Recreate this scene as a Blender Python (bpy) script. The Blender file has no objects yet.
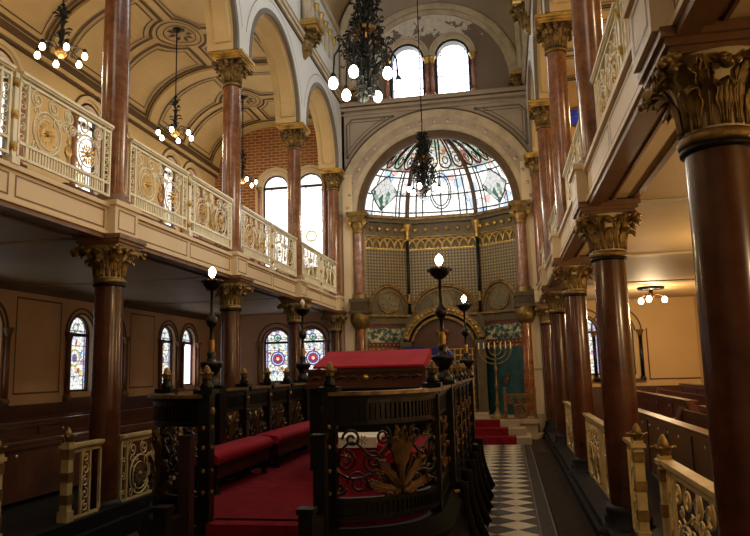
import bpy, math, random
from mathutils import Vector, Matrix
from mathutils.geometry import tessellate_polygon
random.seed(7)
PI = math.pi
C = bpy.context.scene.collection
sc = bpy.context.scene

# ------------------------------------------------------------------ node helpers
class NT:
    def __init__(s, name):
        m = bpy.data.materials.new(name); m.use_nodes = True
        s.m = m; s.t = m.node_tree; s.t.nodes.clear()
        s.out = s.t.nodes.new('ShaderNodeOutputMaterial')
    def n(s, typ, **kw):
        x = s.t.nodes.new('ShaderNode' + typ)
        for k, v in kw.items(): setattr(x, k, v)
        return x
    def l(s, a, b): s.t.links.new(a, b)
    def setin(s, sock, v):
        if hasattr(v, 'is_output'): s.l(v, sock)
        elif v is not None:
            if sock.type == 'RGBA' and len(v) == 3: v = (*v, 1)
            sock.default_value = v
    def math(s, op, a, b=None, c=None):
        x = s.n('Math', operation=op)
        for i, v in enumerate((a, b, c)):
            if v is not None: s.setin(x.inputs[i], v)
        return x.outputs[0]
    def mix(s, f, a, b, mode='MIX'):
        x = s.n('Mix', data_type='RGBA', blend_type=mode)
        s.setin(x.inputs[0], f); s.setin(x.inputs[6], a); s.setin(x.inputs[7], b)
        return x.outputs[2]
    def noise(s, vec, scale, detail=4, rough=.55):
        x = s.n('TexNoise'); x.inputs['Scale'].default_value = scale
        x.inputs['Detail'].default_value = detail; x.inputs['Roughness'].default_value = rough
        if vec is not None: s.l(vec, x.inputs['Vector'])
        return x.outputs[0]
    def ramp(s, f, stops, interp='LINEAR'):
        x = s.n('ValToRGB'); r = x.color_ramp; r.interpolation = interp
        while len(r.elements) > 1: r.elements.remove(r.elements[-1])
        for i, (p, c) in enumerate(stops):
            e = r.elements[0] if i == 0 else r.elements.new(p)
            e.position = p; e.color = (*c, 1)
        s.l(f, x.inputs[0]); return x.outputs[0]
    def obj(s): return s.n('TexCoord').outputs['Object']
    def uv(s): return s.n('TexCoord').outputs['UV']
    def bsdf(s, col, rough=.5, metal=0, spec=.5, bump=None, bstr=.2, coat=0, emit=None, es=0):
        b = s.n('BsdfPrincipled')
        s.setin(b.inputs['Base Color'], col); s.setin(b.inputs['Roughness'], rough)
        s.setin(b.inputs['Metallic'], metal); b.inputs['Specular IOR Level'].default_value = spec
        b.inputs['Coat Weight'].default_value = coat; b.inputs['Coat Roughness'].default_value = .12
        if emit is not None:
            s.setin(b.inputs['Emission Color'], emit); s.setin(b.inputs['Emission Strength'], es)
        if bump is not None:
            p = s.n('Bump'); p.inputs['Strength'].default_value = bstr; p.inputs['Distance'].default_value = .02
            s.l(bump, p.inputs['Height']); s.l(p.outputs[0], b.inputs['Normal'])
        s.l(b.outputs[0], s.out.inputs[0]); return s.m

def lin(r, g, b):
    f = lambda c: (c/255/12.92 if c <= 10 else ((c/255+.055)/1.055)**2.4)
    return (f(r), f(g), f(b))

def plain(name, rgb, rough=.5, metal=0, var=.25, scale=3, bump=.1, spec=.5, coat=0):
    t = NT(name); o = t.obj()
    n = t.noise(o, scale, 5)
    c = lin(*rgb); d = tuple(x*(1-var) for x in c); u = tuple(min(1, x*(1+var)) for x in c)
    col = t.ramp(n, [(.3, d), (.7, u)])
    return t.bsdf(col, rough, metal, spec, t.noise(o, scale*12, 3), bump, coat)

M = {}
M['cream'] = plain('cream_plaster', (206, 184, 142), .7, var=.1, scale=1.2)
M['cream2'] = plain('ochre_plaster', (200, 172, 120), .7, var=.12, scale=1.2)
M['soffit'] = plain('soffit_plaster', (190, 176, 150), .55, var=.1, scale=1)
M['soffit_lamplit'] = plain('lamplit_soffit_plaster', (206, 176, 126), .62, var=.08, scale=1)  # right soffit plaster, warm lamplight put into its colour
M['greywhite'] = plain('arcade_white_plaster', (205, 204, 198), .65, var=.08, scale=1)
M['taupe'] = plain('taupe_plaster', (166, 150, 130), .75, var=.16, scale=1.1)
M['archband'] = plain('arch_band_plaster', (184, 168, 140), .75, var=.2, scale=3.5)
M['brownline'] = plain('brown_painted_line', (84, 62, 36), .6, var=.15)
M['greyline'] = plain('grey_painted_line', (104, 96, 84), .6, var=.15)
M['fascia'] = plain('gallery_front_paint', (216, 194, 156), .5, var=.06, scale=1)
M['wallpaint'] = plain('pinkish_wall_paint', (186, 152, 120), .7, var=.1, scale=1)
M['yellowwall'] = plain('yellow_wall_paint', (208, 174, 120), .7, var=.06, scale=1)
M['trimbrown'] = plain('stained_wood_moulding', (112, 78, 48), .45, var=.25, scale=5)
M['gold'] = plain('gilding', (186, 152, 80), .38, .7, var=.45, scale=9, bump=.3)
M['oldgold'] = plain('old_gilding', (126, 100, 54), .42, .6, var=.6, scale=10, bump=.3)
M['bronze'] = plain('bronze_gilt_iron', (116, 84, 44), .42, .6, var=.5, scale=10, bump=.3)
M['ivory'] = plain('ivory_painted_iron', (232, 226, 196), .4, 0, var=.12, scale=8)
M['ivorydark'] = plain('aged_cream_iron', (184, 160, 108), .4, 0.1, var=.25, scale=8)
M['black'] = plain('black_painted_iron', (16, 14, 13), .32, .3, var=.3, scale=8)
M['blackwood'] = plain('ebonised_wood', (15, 11, 9), .5, 0, var=.4, scale=4, spec=.2)
M['matteblack'] = plain('matt_black_wood', (14, 11, 9), .8, 0, var=.3, spec=.08)
M['verdigris'] = plain('dark_green_iron', (26, 29, 24), .5, .5, var=.5, scale=9)
M['darkbronze'] = plain('dark_bronze', (92, 66, 36), .45, .6, var=.5, scale=10, bump=.3)
M['brass'] = plain('brass', (150, 112, 58), .35, .8, var=.2, scale=8)
M['wood'] = plain('dark_pew_wood', (72, 38, 21), .35, 0, var=.35, scale=3, coat=.2)
M['redwood'] = plain('red_pew_wood', (92, 42, 22), .35, 0, var=.35, scale=3, coat=.2)
M['redcloth'] = plain('red_velvet', (150, 22, 42), .85, 0, var=.15, scale=6, bump=.3, spec=.2)
M['carpet'] = plain('red_carpet', (112, 20, 32), .95, 0, var=.22, scale=14, bump=.5, spec=.1)
M['bluecloth'] = plain('blue_velvet', (34, 40, 128), .8, 0, var=.25, scale=7)
M['whitecloth'] = plain('white_cloth', (222, 214, 196), .8, 0, var=.06)
M['stone'] = plain('pale_stone', (158, 142, 116), .6, 0, var=.15, scale=5)
M['darkstone'] = plain('dark_stone', (50, 44, 38), .6, 0, var=.3, scale=4, spec=.2)
M['runner'] = plain('dark_runner', (52, 42, 34), .9, 0, var=.2, scale=8, spec=.1)
M['plinth'] = plain('black_plinth', (19, 17, 16), .55, 0, var=.3, scale=4, spec=.2)
M['darkband'] = plain('brown_apse_paint', (82, 68, 42), .55, .1, var=.3, scale=8)
M['archolive'] = plain('olive_roundel_paint', (104, 96, 70), .55, 0, var=.3, scale=12)
M['redband'] = plain('red_apse_paint', (92, 34, 24), .55, 0, var=.3, scale=8)
M['teal'] = plain('teal_apse_paint', (28, 66, 66), .5, 0, var=.5, scale=4)
M['candle'] = plain('candle_ivory', (222, 208, 172), .6, 0, var=.05)
M['lead'] = plain('lead_came', (46, 38, 32), .5, .2, var=.2)
M['domerib'] = plain('brown_dome_rib', (92, 66, 40), .5, .1, var=.2)
M['leather'] = plain('bench_side_wood', (40, 20, 16), .4, 0, var=.3)
M['enamel'] = plain('white_enamel', (226, 220, 206), .3, 0, var=.03)
M['cushion'] = plain('red_seat_velvet', (140, 18, 36), .85, 0, var=.12, scale=6, bump=.3, spec=.2)

def marble(name, stops, scale, rough=.18, coat=.5):
    t = NT(name); o = t.obj()
    w = t.noise(o, scale, 8, .65); w2 = t.noise(o, scale*5, 4, .6)
    f = t.math('ADD', t.math('MULTIPLY', w, .7), t.math('MULTIPLY', w2, .3))
    return t.bsdf(t.ramp(f, stops), rough, 0, .5, None, 0, coat)
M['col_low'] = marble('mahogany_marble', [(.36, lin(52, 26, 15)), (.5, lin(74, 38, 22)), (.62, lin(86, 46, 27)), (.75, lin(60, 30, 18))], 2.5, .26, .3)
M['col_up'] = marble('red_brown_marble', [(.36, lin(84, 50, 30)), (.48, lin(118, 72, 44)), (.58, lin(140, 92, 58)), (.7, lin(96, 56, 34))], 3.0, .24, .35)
M['marble_red'] = marble('rose_marble', [(.36, lin(92, 60, 46)), (.5, lin(132, 92, 74)), (.6, lin(160, 122, 100)), (.72, lin(104, 70, 54))], 6, .3, .3)
M['marble_orange'] = marble('amber_marble', [(.36, lin(86, 48, 24)), (.5, lin(132, 78, 40)), (.62, lin(152, 100, 56)), (.72, lin(96, 54, 28))], 5)
M['marble_pink'] = marble('pink_colonnette', [(.36, lin(120, 74, 62)), (.55, lin(170, 116, 98)), (.7, lin(130, 82, 70))], 5)

def mk_floor():
    t = NT('chequered_tiles'); o = t.obj()
    mp = t.n('Mapping'); mp.inputs['Rotation'].default_value = (0, 0, PI/4)
    mp.inputs['Location'].default_value = (.0, .0, 0)
    a = .42/math.sqrt(2)
    sh = t.n('VectorMath', operation='SUBTRACT'); sh.inputs[1].default_value = (.025, 7.30, 0); t.l(o, sh.inputs[0])
    t.l(sh.outputs[0], mp.inputs[0])
    half = t.n('VectorMath', operation='ADD'); half.inputs[1].default_value = (a/2, a/2, .5); t.l(mp.outputs[0], half.inputs[0])
    ck = t.n('TexChecker'); ck.inputs['Scale'].default_value = 1/a
    t.l(half.outputs[0], ck.inputs[0])
    n = t.noise(o, 5, 6)
    w = t.ramp(n, [(.3, lin(190, 180, 152)), (.7, lin(218, 208, 184))])
    d = t.ramp(n, [(.3, lin(44, 39, 38)), (.7, lin(76, 68, 62))])
    return t.bsdf(t.mix(ck.outputs['Fac'], d, w), .38, 0, .5, n, .05)
M['tiles'] = mk_floor()

def mk_brick():
    t = NT('bare_brick'); o = t.obj()
    sp = t.n('SeparateXYZ'); t.l(o, sp.inputs[0]); cb = t.n('CombineXYZ')
    t.l(sp.outputs[0], cb.inputs[0]); t.l(sp.outputs[2], cb.inputs[1])
    b = t.n('TexBrick'); t.l(cb.outputs[0], b.inputs[0])
    b.inputs['Color1'].default_value = (*lin(140, 76, 46), 1); b.inputs['Color2'].default_value = (*lin(108, 54, 34), 1)
    b.inputs['Mortar'].default_value = (*lin(190, 158, 112), 1)
    b.inputs['Scale'].default_value = 1; b.inputs['Mortar Size'].default_value = .011
    b.inputs['Brick Width'].default_value = .24; b.inputs['Row Height'].default_value = .085
    n = t.noise(o, 2.5, 5); col = t.mix(t.math('MULTIPLY', n, .5), b.outputs[0], lin(176, 128, 80))
    return t.bsdf(col, .85, 0, .3, b.outputs[1], .5)
M['brick'] = mk_brick()

def mk_peel():
    t = NT('peeling_plaster'); o = t.obj()
    n = t.noise(o, 1.9, 9, .68)
    sp = t.n('SeparateXYZ'); t.l(o, sp.inputs[0])
    sh = t.math('ADD', n, t.math('MULTIPLY', t.math('SUBTRACT', sp.outputs[2], 10.15), .16))
    f = t.math('GREATER_THAN', sh, .56)
    col = t.mix(f, lin(126, 110, 96), t.ramp(t.noise(o, 9, 4), [(.3, lin(196, 186, 168)), (.7, lin(226, 218, 204))]))
    return t.bsdf(col, .85, 0, .3, f, .4)
M['peel'] = mk_peel()

def mk_diaper():     # gilt dots stencilled on dark olive ground; u,v in metres
    t = NT('stencilled_diaper'); u = t.uv(); sp = t.n('SeparateXYZ'); t.l(u, sp.inputs[0])
    def dots(off, s):
        fx = t.math('SUBTRACT', t.math('FRACT', t.math('ADD', t.math('DIVIDE', sp.outputs[0], s), off)), .5)
        fy = t.math('SUBTRACT', t.math('FRACT', t.math('ADD', t.math('DIVIDE', sp.outputs[1], s), off)), .5)
        return t.math('SQRT', t.math('ADD', t.math('POWER', fx, 2), t.math('POWER', fy, 2)))
    s = .085
    d1 = dots(0, s); d2 = dots(.5, s)
    a = t.math('LESS_THAN', d1, .2); b = t.math('LESS_THAN', d2, .2)
    ring = t.math('COMPARE', d1, .34, .05)
    g = t.math('MAXIMUM', a, t.math('MULTIPLY', ring, .6))
    n = t.noise(u, 6, 4)
    base = t.ramp(n, [(.3, lin(60, 56, 42)), (.7, lin(84, 76, 56))])
    col = t.mix(g, base, lin(168, 146, 92)); col = t.mix(t.math('MULTIPLY', b, .8), col, lin(112, 70, 44))
    return t.bsdf(col, .5, 0, .4)
M['diaper'] = mk_diaper()

def mk_mosaic():
    t = NT('foliage_mosaic'); u = t.uv()
    v = t.n('TexVoronoi'); v.inputs['Scale'].default_value = 9; t.l(u, v.inputs[0])
    n = t.noise(u, 8, 4, .6)
    c = t.ramp(n, [(.36, lin(22, 46, 40)), (.46, lin(56, 92, 78)), (.52, lin(160, 148, 104)), (.6, lin(190, 180, 140)), (.7, lin(60, 70, 50))], 'CONSTANT')
    f = t.math('LESS_THAN', v.outputs['Distance'], .28)
    return t.bsdf(t.mix(t.math('MULTIPLY', f, .7), c, lin(40, 84, 78)), .5)
M['mosaic'] = mk_mosaic()

def mk_glass(name, es, palette, scale, w=.34, roundel=None, white=.4, bars=.28, lead=.035):
    """daylight stained glass; uv in metres, u=0 in the middle of the light, v=0 at its foot"""
    t = NT(name); u = t.uv(); sp = t.n('SeparateXYZ'); t.l(u, sp.inputs[0])
    v = t.n('TexVoronoi'); v.inputs['Scale'].default_value = scale; t.l(u, v.inputs[0])
    ve = t.n('TexVoronoi', feature='DISTANCE_TO_EDGE'); ve.inputs['Scale'].default_value = scale; t.l(u, ve.inputs[0])
    sc_ = t.n('SeparateColor'); t.l(v.outputs['Color'], sc_.inputs[0])
    k = len(palette)
    col = t.ramp(sc_.outputs[0], [(i/k, lin(*p)) for i, p in enumerate(palette)], 'CONSTANT')
    col = t.mix(t.math('LESS_THAN', sc_.outputs[1], white), col, lin(240, 240, 236))
    au = t.math('ABSOLUTE', sp.outputs[0])
    if w:
        edge = t.math('GREATER_THAN', au, w-.075)
        bcol = t.mix(t.math('GREATER_THAN', t.math('FRACT', t.math('MULTIPLY', sp.outputs[1], 6)), .5), lin(150, 190, 236), lin(220, 170, 200))
        col = t.mix(edge, col, bcol)
        ln = t.math('COMPARE', au, w-.08, .012)
        col = t.mix(ln, col, (.01, .01, .01))
    if roundel:
        for vc, cols in roundel:
            d = t.math('SQRT', t.math('ADD', t.math('POWER', sp.outputs[0], 2), t.math('POWER', t.math('SUBTRACT', sp.outputs[1], vc), 2)))
            for r, c in cols: col = t.mix(t.math('LESS_THAN', d, r), col, lin(*c))
    ld = t.math('LESS_THAN', ve.outputs[0], lead)
    dark = t.math('MULTIPLY', ld, .85)
    if bars < 40: dark = t.math('MAXIMUM', dark, t.math('LESS_THAN', t.math('FRACT', t.math('DIVIDE', sp.outputs[1], bars)), .045))
    col = t.mix(dark, col, (.012, .01, .01))
    return t.bsdf((.02, .02, .02), .15, 0, .5, None, 0, 0, col, es)
PAL = [(206, 150, 176), (120, 150, 206), (150, 186, 160), (236, 224, 180), (180, 80, 90), (170, 206, 230), (226, 196, 120), (240, 240, 240)]
RND = [(.62, [(.2, (60, 70, 150)), (.165, (236, 226, 220)), (.14, (70, 90, 170)), (.1, (196, 40, 50)), (.045, (240, 220, 180))]),
       (1.18, [(.1, (50, 80, 80)), (.075, (190, 220, 210)), (.04, (80, 120, 90))])]
M['glass_low'] = mk_glass('stained_glass_aisle', 1.25, PAL, 15, .36, RND, .62, .28, .045)
RN2 = [(.62, [(.17, (206, 186, 110)), (.13, (230, 236, 240)), (.08, (110, 120, 170)), (.04, (170, 80, 90))]), (1.18, [(.09, (120, 140, 140)), (.06, (226, 230, 224))])]
M['glass_side'] = mk_glass('stained_glass_side', 1.25, PAL, 14, .36, RN2, .66, .28, .04)
M['glass_up'] = mk_glass('stained_glass_gallery', 3.0, [(250, 240, 240), (220, 226, 240), (244, 232, 226), (210, 224, 220)], 10, 0, [(.9, [(.16, (120, 120, 70)), (.12, (236, 226, 190))])], .7, .26, .02)
M['glass_lun'] = mk_glass('bright_lunette_glass', 7.0, [(250, 246, 246), (240, 244, 250), (246, 236, 232), (236, 246, 240)], 9, .4, None, .7, .3, .018)
M['glass_dome'] = mk_glass('dome_glass', 1.7, [(250, 250, 250), (236, 226, 222), (226, 232, 240), (214, 170, 160), (170, 190, 214), (240, 240, 236)], 5, 0, None, .68, 50, .02)
M['glass_petal'] = mk_glass('dome_petal_glass', .95, [(226, 190, 150), (196, 214, 190), (240, 236, 220), (190, 120, 110), (150, 190, 170), (236, 214, 180)], 9, 0, None, .3, 50, .04)
M['glass_green'] = mk_glass('dome_green_glass', .9, [(90, 150, 120), (60, 110, 96), (150, 190, 170)], 9, 0, None, .72, 50, .02)
M['glass_clere'] = mk_glass('clerestory_glass', .5, [(90, 150, 150), (200, 120, 120), (210, 220, 220), (60, 110, 120)], 8, 0, None, .3, .4, .03)
M['glass_blue'] = mk_glass('blue_round_glass', .35, [(40, 70, 190), (60, 90, 210), (30, 60, 170)], 5, 0, None, 0, .11, .02)

def mk_emit(name, rgb, s):
    t = NT(name); e = t.n('Emission'); e.inputs[0].default_value = (*rgb, 1); e.inputs[1].default_value = s
    t.l(e.outputs[0], t.out.inputs[0]); return t.m
M['bulb'] = mk_emit('warm_bulb', (1, .78, .48), 22)
M['globe'] = mk_emit('white_globe', (1, .93, .8), 14)
M['flamebulb'] = mk_emit('candle_bulb', (1, .72, .36), 40)
M['daylight'] = mk_emit('open_casement_daylight', (1, .86, .95), 2.4)

# ------------------------------------------------------------------ mesh builder
class B:
    def __init__(s): s.v = []; s.f = []; s.uv = {}; s.sm = []; s.mi = []; s.map = None; s.cur = 0
    def add(s, vs, fs, smooth=False, uvs=None):
        o = len(s.v)
        for i, p in enumerate(vs):
            q = s.map(*p) if s.map else p
            s.v.append(tuple(q))
            if uvs: s.uv[o+i] = uvs[i]
        for f in fs: s.f.append(tuple(o+i for i in f)); s.sm.append(smooth); s.mi.append(s.cur)
        return s
    def box(s, x0, x1, y0, y1, z0, z1):
        return s.add([(x0,y0,z0),(x1,y0,z0),(x1,y1,z0),(x0,y1,z0),(x0,y0,z1),(x1,y0,z1),(x1,y1,z1),(x0,y1,z1)],
            [(0,3,2,1),(4,5,6,7),(0,1,5,4),(1,2,6,5),(2,3,7,6),(3,0,4,7)])
    def cbox(s, x, y, z0, sx, sy, h): return s.box(x-sx/2, x+sx/2, y-sy/2, y+sy/2, z0, z0+h)
    def lathe(s, prof, n=24, c=(0,0,0), smooth=True, a0=0, a1=2*PI, sq=1):
        vs = []; full = abs(a1-a0-2*PI) < 1e-6; k = n if full else n+1
        for r, z in prof:
            for i in range(k):
                a = a0+(a1-a0)*i/n; vs.append((c[0]+r*math.cos(a), c[1]+r*math.sin(a)*sq, c[2]+z))
        fs = []
        for j in range(len(prof)-1):
            for i in range(n):
                i2 = (i+1) % k
                fs.append((j*k+i, j*k+i2, (j+1)*k+i2, (j+1)*k+i))
        return s.add(vs, fs, smooth)
    def ball(s, c, r, n=10, sz=1.0):
        m = max(5, n//2+1)
        return s.lathe([(max(1e-4, r*math.sin(PI*i/m)), -r*sz*math.cos(PI*i/m)) for i in range(m+1)], n, c)
    def tube(s, pts, r, n=6, closed=False, smooth=True, flat=1.0):
        P = [Vector(p) for p in pts]; N = len(P)
        if N < 2: return s
        T = []
        for i in range(N):
            a = P[i-1] if (i > 0 or closed) else P[i]; b = P[(i+1) % N] if (i < N-1 or closed) else P[i]
            d = b-a; T.append(d.normalized() if d.length > 1e-9 else Vector((0,0,1)))
        u = T[0].cross(Vector((.123,.97,.21)));
        if u.length < 1e-3: u = T[0].cross(Vector((1,0,0)))
        u.normalize(); vs = []
        for i in range(N):
            u = (u - T[i]*u.dot(T[i]));
            if u.length < 1e-6: u = T[i].orthogonal()
            u.normalize(); w = T[i].cross(u); rr = r[i] if isinstance(r, (list, tuple)) else r
            for k in range(n):
                a = 2*PI*(k+.5)/n; vs.append(P[i]+u*(rr*math.cos(a))+w*(rr*flat*math.sin(a)))
        fs = [(i*n+k, i*n+(k+1)%n, ((i+1)%N)*n+(k+1)%n, ((i+1)%N)*n+k) for i in range(N if closed else N-1) for k in range(n)]
        if not closed: fs += [tuple(range(n-1,-1,-1)), tuple((N-1)*n+k for k in range(n))]
        return s.add(vs, fs, smooth)
    def sweep(s, path, prof, closed=False, capz=True):
        """profile [(offset to the right of travel, z)] swept along a horizontal path [(x,y)]"""
        P = [Vector((p[0], p[1])) for p in path]; N = len(P); k = len(prof); vs = []
        for i in range(N):
            d0 = (P[i]-P[i-1]) if (i > 0 or closed) else (P[1]-P[0])
            d1 = (P[(i+1)%N]-P[i]) if (i < N-1 or closed) else (P[i]-P[i-1])
            d0 = d0.normalized(); d1 = d1.normalized(); n0 = Vector((d0.y,-d0.x)); n1 = Vector((d1.y,-d1.x))
            m = (n0+n1); m = m.normalized() if m.length > 1e-6 else n0
            q = max(.35, m.dot(n0))
            for o, z in prof: vs.append((P[i].x+m.x*o/q, P[i].y+m.y*o/q, z))
        fs = [(i*k+j, i*k+(j+1)%k, ((i+1)%N)*k+(j+1)%k, ((i+1)%N)*k+j) for i in range(N if closed else N-1) for j in range(k)]
        if not closed: fs += [tuple(range(k-1,-1,-1)), tuple((N-1)*k+j for j in range(k))]
        return s.add(vs, fs)
    def poly(s, loops, P, d, both=True):
        """flat plate with holes: loops of (u,v); P(u,v,w) -> xyz; w from 0 to d"""
        tri = tessellate_polygon([[Vector((a, b, 0)) for a, b in L] for L in loops])
        flat = [p for L in loops for p in L]; n = len(flat)
        vs = [P(a, b, 0) for a, b in flat]; fs = [tuple(t) for t in tri]
        if d:
            vs += [P(a, b, d) for a, b in flat]; fs += [tuple(n+i for i in reversed(t)) for t in tri]
        s.add(vs, fs, uvs=[p for p in flat]*(2 if d else 1))
        if d:
            for L in loops:
                m = len(L); vv = [P(a, b, 0) for a, b in L]+[P(a, b, d) for a, b in L]
                s.add(vv, [(i, (i+1)%m, m+(i+1)%m, m+i) for i in range(m)], uvs=list(L)*2)
        return s
    def ring(s, P, c, r0, r1, a0, a1, d0, d1, n=28, close=False):
        """arched band in the plane of P, centre c=(u,v), radii r0<r1, from depth d0 to d1"""
        vs = []
        for i in range(n+1):
            a = a0+(a1-a0)*i/n; co, si = math.cos(a), math.sin(a)
            for r, d in ((r0,d0),(r1,d0),(r1,d1),(r0,d1)): vs.append(P(c[0]+r*co, c[1]+r*si, d))
        fs = [(i*4+j, i*4+(j+1)%4, i*4+4+(j+1)%4, i*4+4+j) for i in range(n) for j in range(4)]
        fs += [(3,2,1,0), (n*4, n*4+1, n*4+2, n*4+3)]
        return s.add(vs, fs)
    def ribbon(s, pts, w, mp, closed=True):
        """painted line: strip of width w along 2D points, mapped by mp(u,v)"""
        P = [Vector(p) for p in pts]; N = len(P); vs = []
        for i in range(N):
            d0 = (P[i]-P[i-1]) if (i > 0 or closed) else (P[1]-P[0]); d1 = (P[(i+1)%N]-P[i]) if (i < N-1 or closed) else (P[i]-P[i-1])
            d0 = d0.normalized(); d1 = d1.normalized(); n0 = Vector((d0.y,-d0.x)); n1 = Vector((d1.y,-d1.x))
            m = n0+n1; m = m.normalized() if m.length > 1e-6 else n0; q = max(.5, m.dot(n0))
            for o in (-w/2, w/2): vs.append(mp(P[i].x+m.x*o/q, P[i].y+m.y*o/q))
        fs = [(2*i, 2*i+1, 2*((i+1)%N)+1, 2*((i+1)%N)) for i in range(N if closed else N-1)]
        return s.add(vs, fs)
    def leaf(s, ang, r0, z0, h, out, w, lobes=4, drop=.2, c=(0,0,0)):
        """acanthus blade growing up a bell and curling outwards"""
        ca, sa = math.cos(ang), math.sin(ang); vs = []; nt, nw = (16, 12) if w > .06 else (9, 4)
        P0, P1, P2, P3 = (r0, 0), (r0+.02*out, h*.62), (r0+out*.45, h*1.18), (r0+out, h*(1-drop))
        for i in range(nt+1):
            t = i/nt; b = ((1-t)**3, 3*t*(1-t)**2, 3*t*t*(1-t), t**3)
            r = sum(bb*p[0] for bb, p in zip(b, (P0,P1,P2,P3))); z = sum(bb*p[1] for bb, p in zip(b, (P0,P1,P2,P3)))
            ww = w*(.45+.75*math.sin(PI*min(1, t*.86)))*(1-.3*abs(math.sin(lobes*PI*t)))*(1 if t < .82 else 1-(t-.82)*2.6)
            for j in range(nw+1):
                q = j/nw*2-1; bump = .12*w*(1-abs(q))+(.07*w*math.cos(q*PI*4) if nw > 6 else 0)
                rr = r+bump*(1-t*.3); tt = q*ww/2
                vs.append((c[0]+rr*ca-tt*sa, c[1]+rr*sa+tt*ca, c[2]+z0+z-q*q*.16*h*t))
        k = nw+1
        return s.add(vs, [(i*k+j, i*k+j+1, (i+1)*k+j+1, (i+1)*k+j) for i in range(nt) for j in range(nw)], True)
    def build(s, name, mat, parent=None, solid=0, loc=None):
        me = bpy.data.meshes.new(name); me.from_pydata(s.v, [], s.f)
        for m in (mat if isinstance(mat, (list, tuple)) else [mat]): me.materials.append(M[m])
        me.polygons.foreach_set('use_smooth', s.sm); me.polygons.foreach_set('material_index', s.mi)
        if s.uv:
            ul = me.uv_layers.new(name='UVMap')
            for lp in me.loops: ul.data[lp.index].uv = s.uv.get(lp.vertex_index, (0, 0))
        me.update()
        o = bpy.data.objects.new(name, me); C.objects.link(o)
        if loc: o.location = loc
        if parent: o.parent = parent
        if solid:
            md = o.modifiers.new('solid', 'SOLIDIFY'); md.thickness = solid; md.offset = 0
        return o

def tag(o, label, cat, group=None, kind=None):
    o['label'] = label; o['category'] = cat
    if group: o['group'] = group
    if kind: o['kind'] = kind
    return o
def thing(name, label, cat, loc=(0,0,0), rz=0, group=None, kind=None):
    o = bpy.data.objects.new(name, None); C.objects.link(o); o.location = loc; o.rotation_euler = (0,0,rz)
    o.empty_display_size = .1
    return tag(o, label, cat, group, kind)
def dup(root, loc, rz=None, label=None, group=None, scale=None):
    r = root.copy(); C.objects.link(r); r.location = loc
    if rz is not None: r.rotation_euler = (0,0,rz)
    if label: r['label'] = label
    if group: r['group'] = group
    if scale: r.scale = scale
    for ch in list(root.children):
        c = ch.copy(); C.objects.link(c); c.parent = r
        for g in list(ch.children):
            d = g.copy(); C.objects.link(d); d.parent = c
    return r
def struct(name, b, mat, label, cat, parent=None, solid=0):
    o = b.build(name, mat, parent, solid)
    if parent is None: tag(o, label, cat, None, 'structure')
    return o
def arc(cx, cy, r, a0, a1, n=16, ry=None):
    ry = r if ry is None else ry
    return [(cx+r*math.cos(a0+(a1-a0)*i/n), cy+ry*math.sin(a0+(a1-a0)*i/n)) for i in range(n+1)]
def arch_loop(c, hw, z0, zs, n=16):      # window outline: foot z0, springing zs
    return [(c-hw, z0), (c+hw, z0)] + arc(c, zs, hw, 0, PI, n)

# ------------------------------------------------------------------ dimensions (metres; eye at 0,0,1.65; nave runs along +Y)
XL, XR = -4.335, 1.035            # column lines
YC = [3.5, 7.0, 10.5, 14.0, 17.5]  # columns
XW_L, XW_R = -7.8, 4.5            # outer walls
YE = 17.7                         # end wall
XC = -1.6                         # nave axis
ZS = 3.2                          # underside of galleries
ZG = 3.55                         # top of gallery front
ZU = 7.04                         # top of upper capitals
YB = -2.6                         # back of the room
FL, FR = XL+.095, XR-.182         # gallery front faces
SEQ = ['nearest', 'second', 'third', 'fourth', 'end']

# ------------------------------------------------------------------ floor
b = B().box(XW_L-.35, XW_R+.35, YB, 20.2, -.2, -.012); struct('floor', b, 'darkstone', 'dark stone floor of the prayer hall', 'floor')
b = B(); b.add([(-1.4,YB,0),(.235,YB,0),(.235,15.42,0),(-1.4,15.42,0)], [(0,1,2,3)])
struct('floor_tiles', b, 'tiles', 'chequered black and white diamond tile strip along the aisle', 'floor')
b = B().box(.235,.40,YB,15.9,-.01,.004); struct('trim_1', b, 'darkstone', 'dark stone border beside the chequered tiles', 'border')
b = B().box(.24,.255,YB,15.9,0,.007).box(.385,.40,YB,15.9,0,.007); struct('trim_2', b, 'greyline', 'thin pale border lines beside the chequered tiles', 'border')
b = B().box(.42,.80,YB,16.4,-.01,.012); tag(b.build('carpet_runner','runner'), 'dark brown runner laid between tiles and right columns', 'carpet')
b = B().box(XR-.22, XW_R, YB, YE, -.01, .17).box(XR-.27, XR-.2, YB, YE, -.01, .10)
struct('floor_right', b, 'plinth', 'raised dark pew floor in the right aisle', 'floor')
b = B().box(XW_L, XL+.22, YB, YE, -.01, .30).box(XL+.2, XL+.29, YB, YE, -.01, .17)
struct('floor_left', b, 'plinth', 'raised dark pew floor in the left aisle', 'floor')

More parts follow.
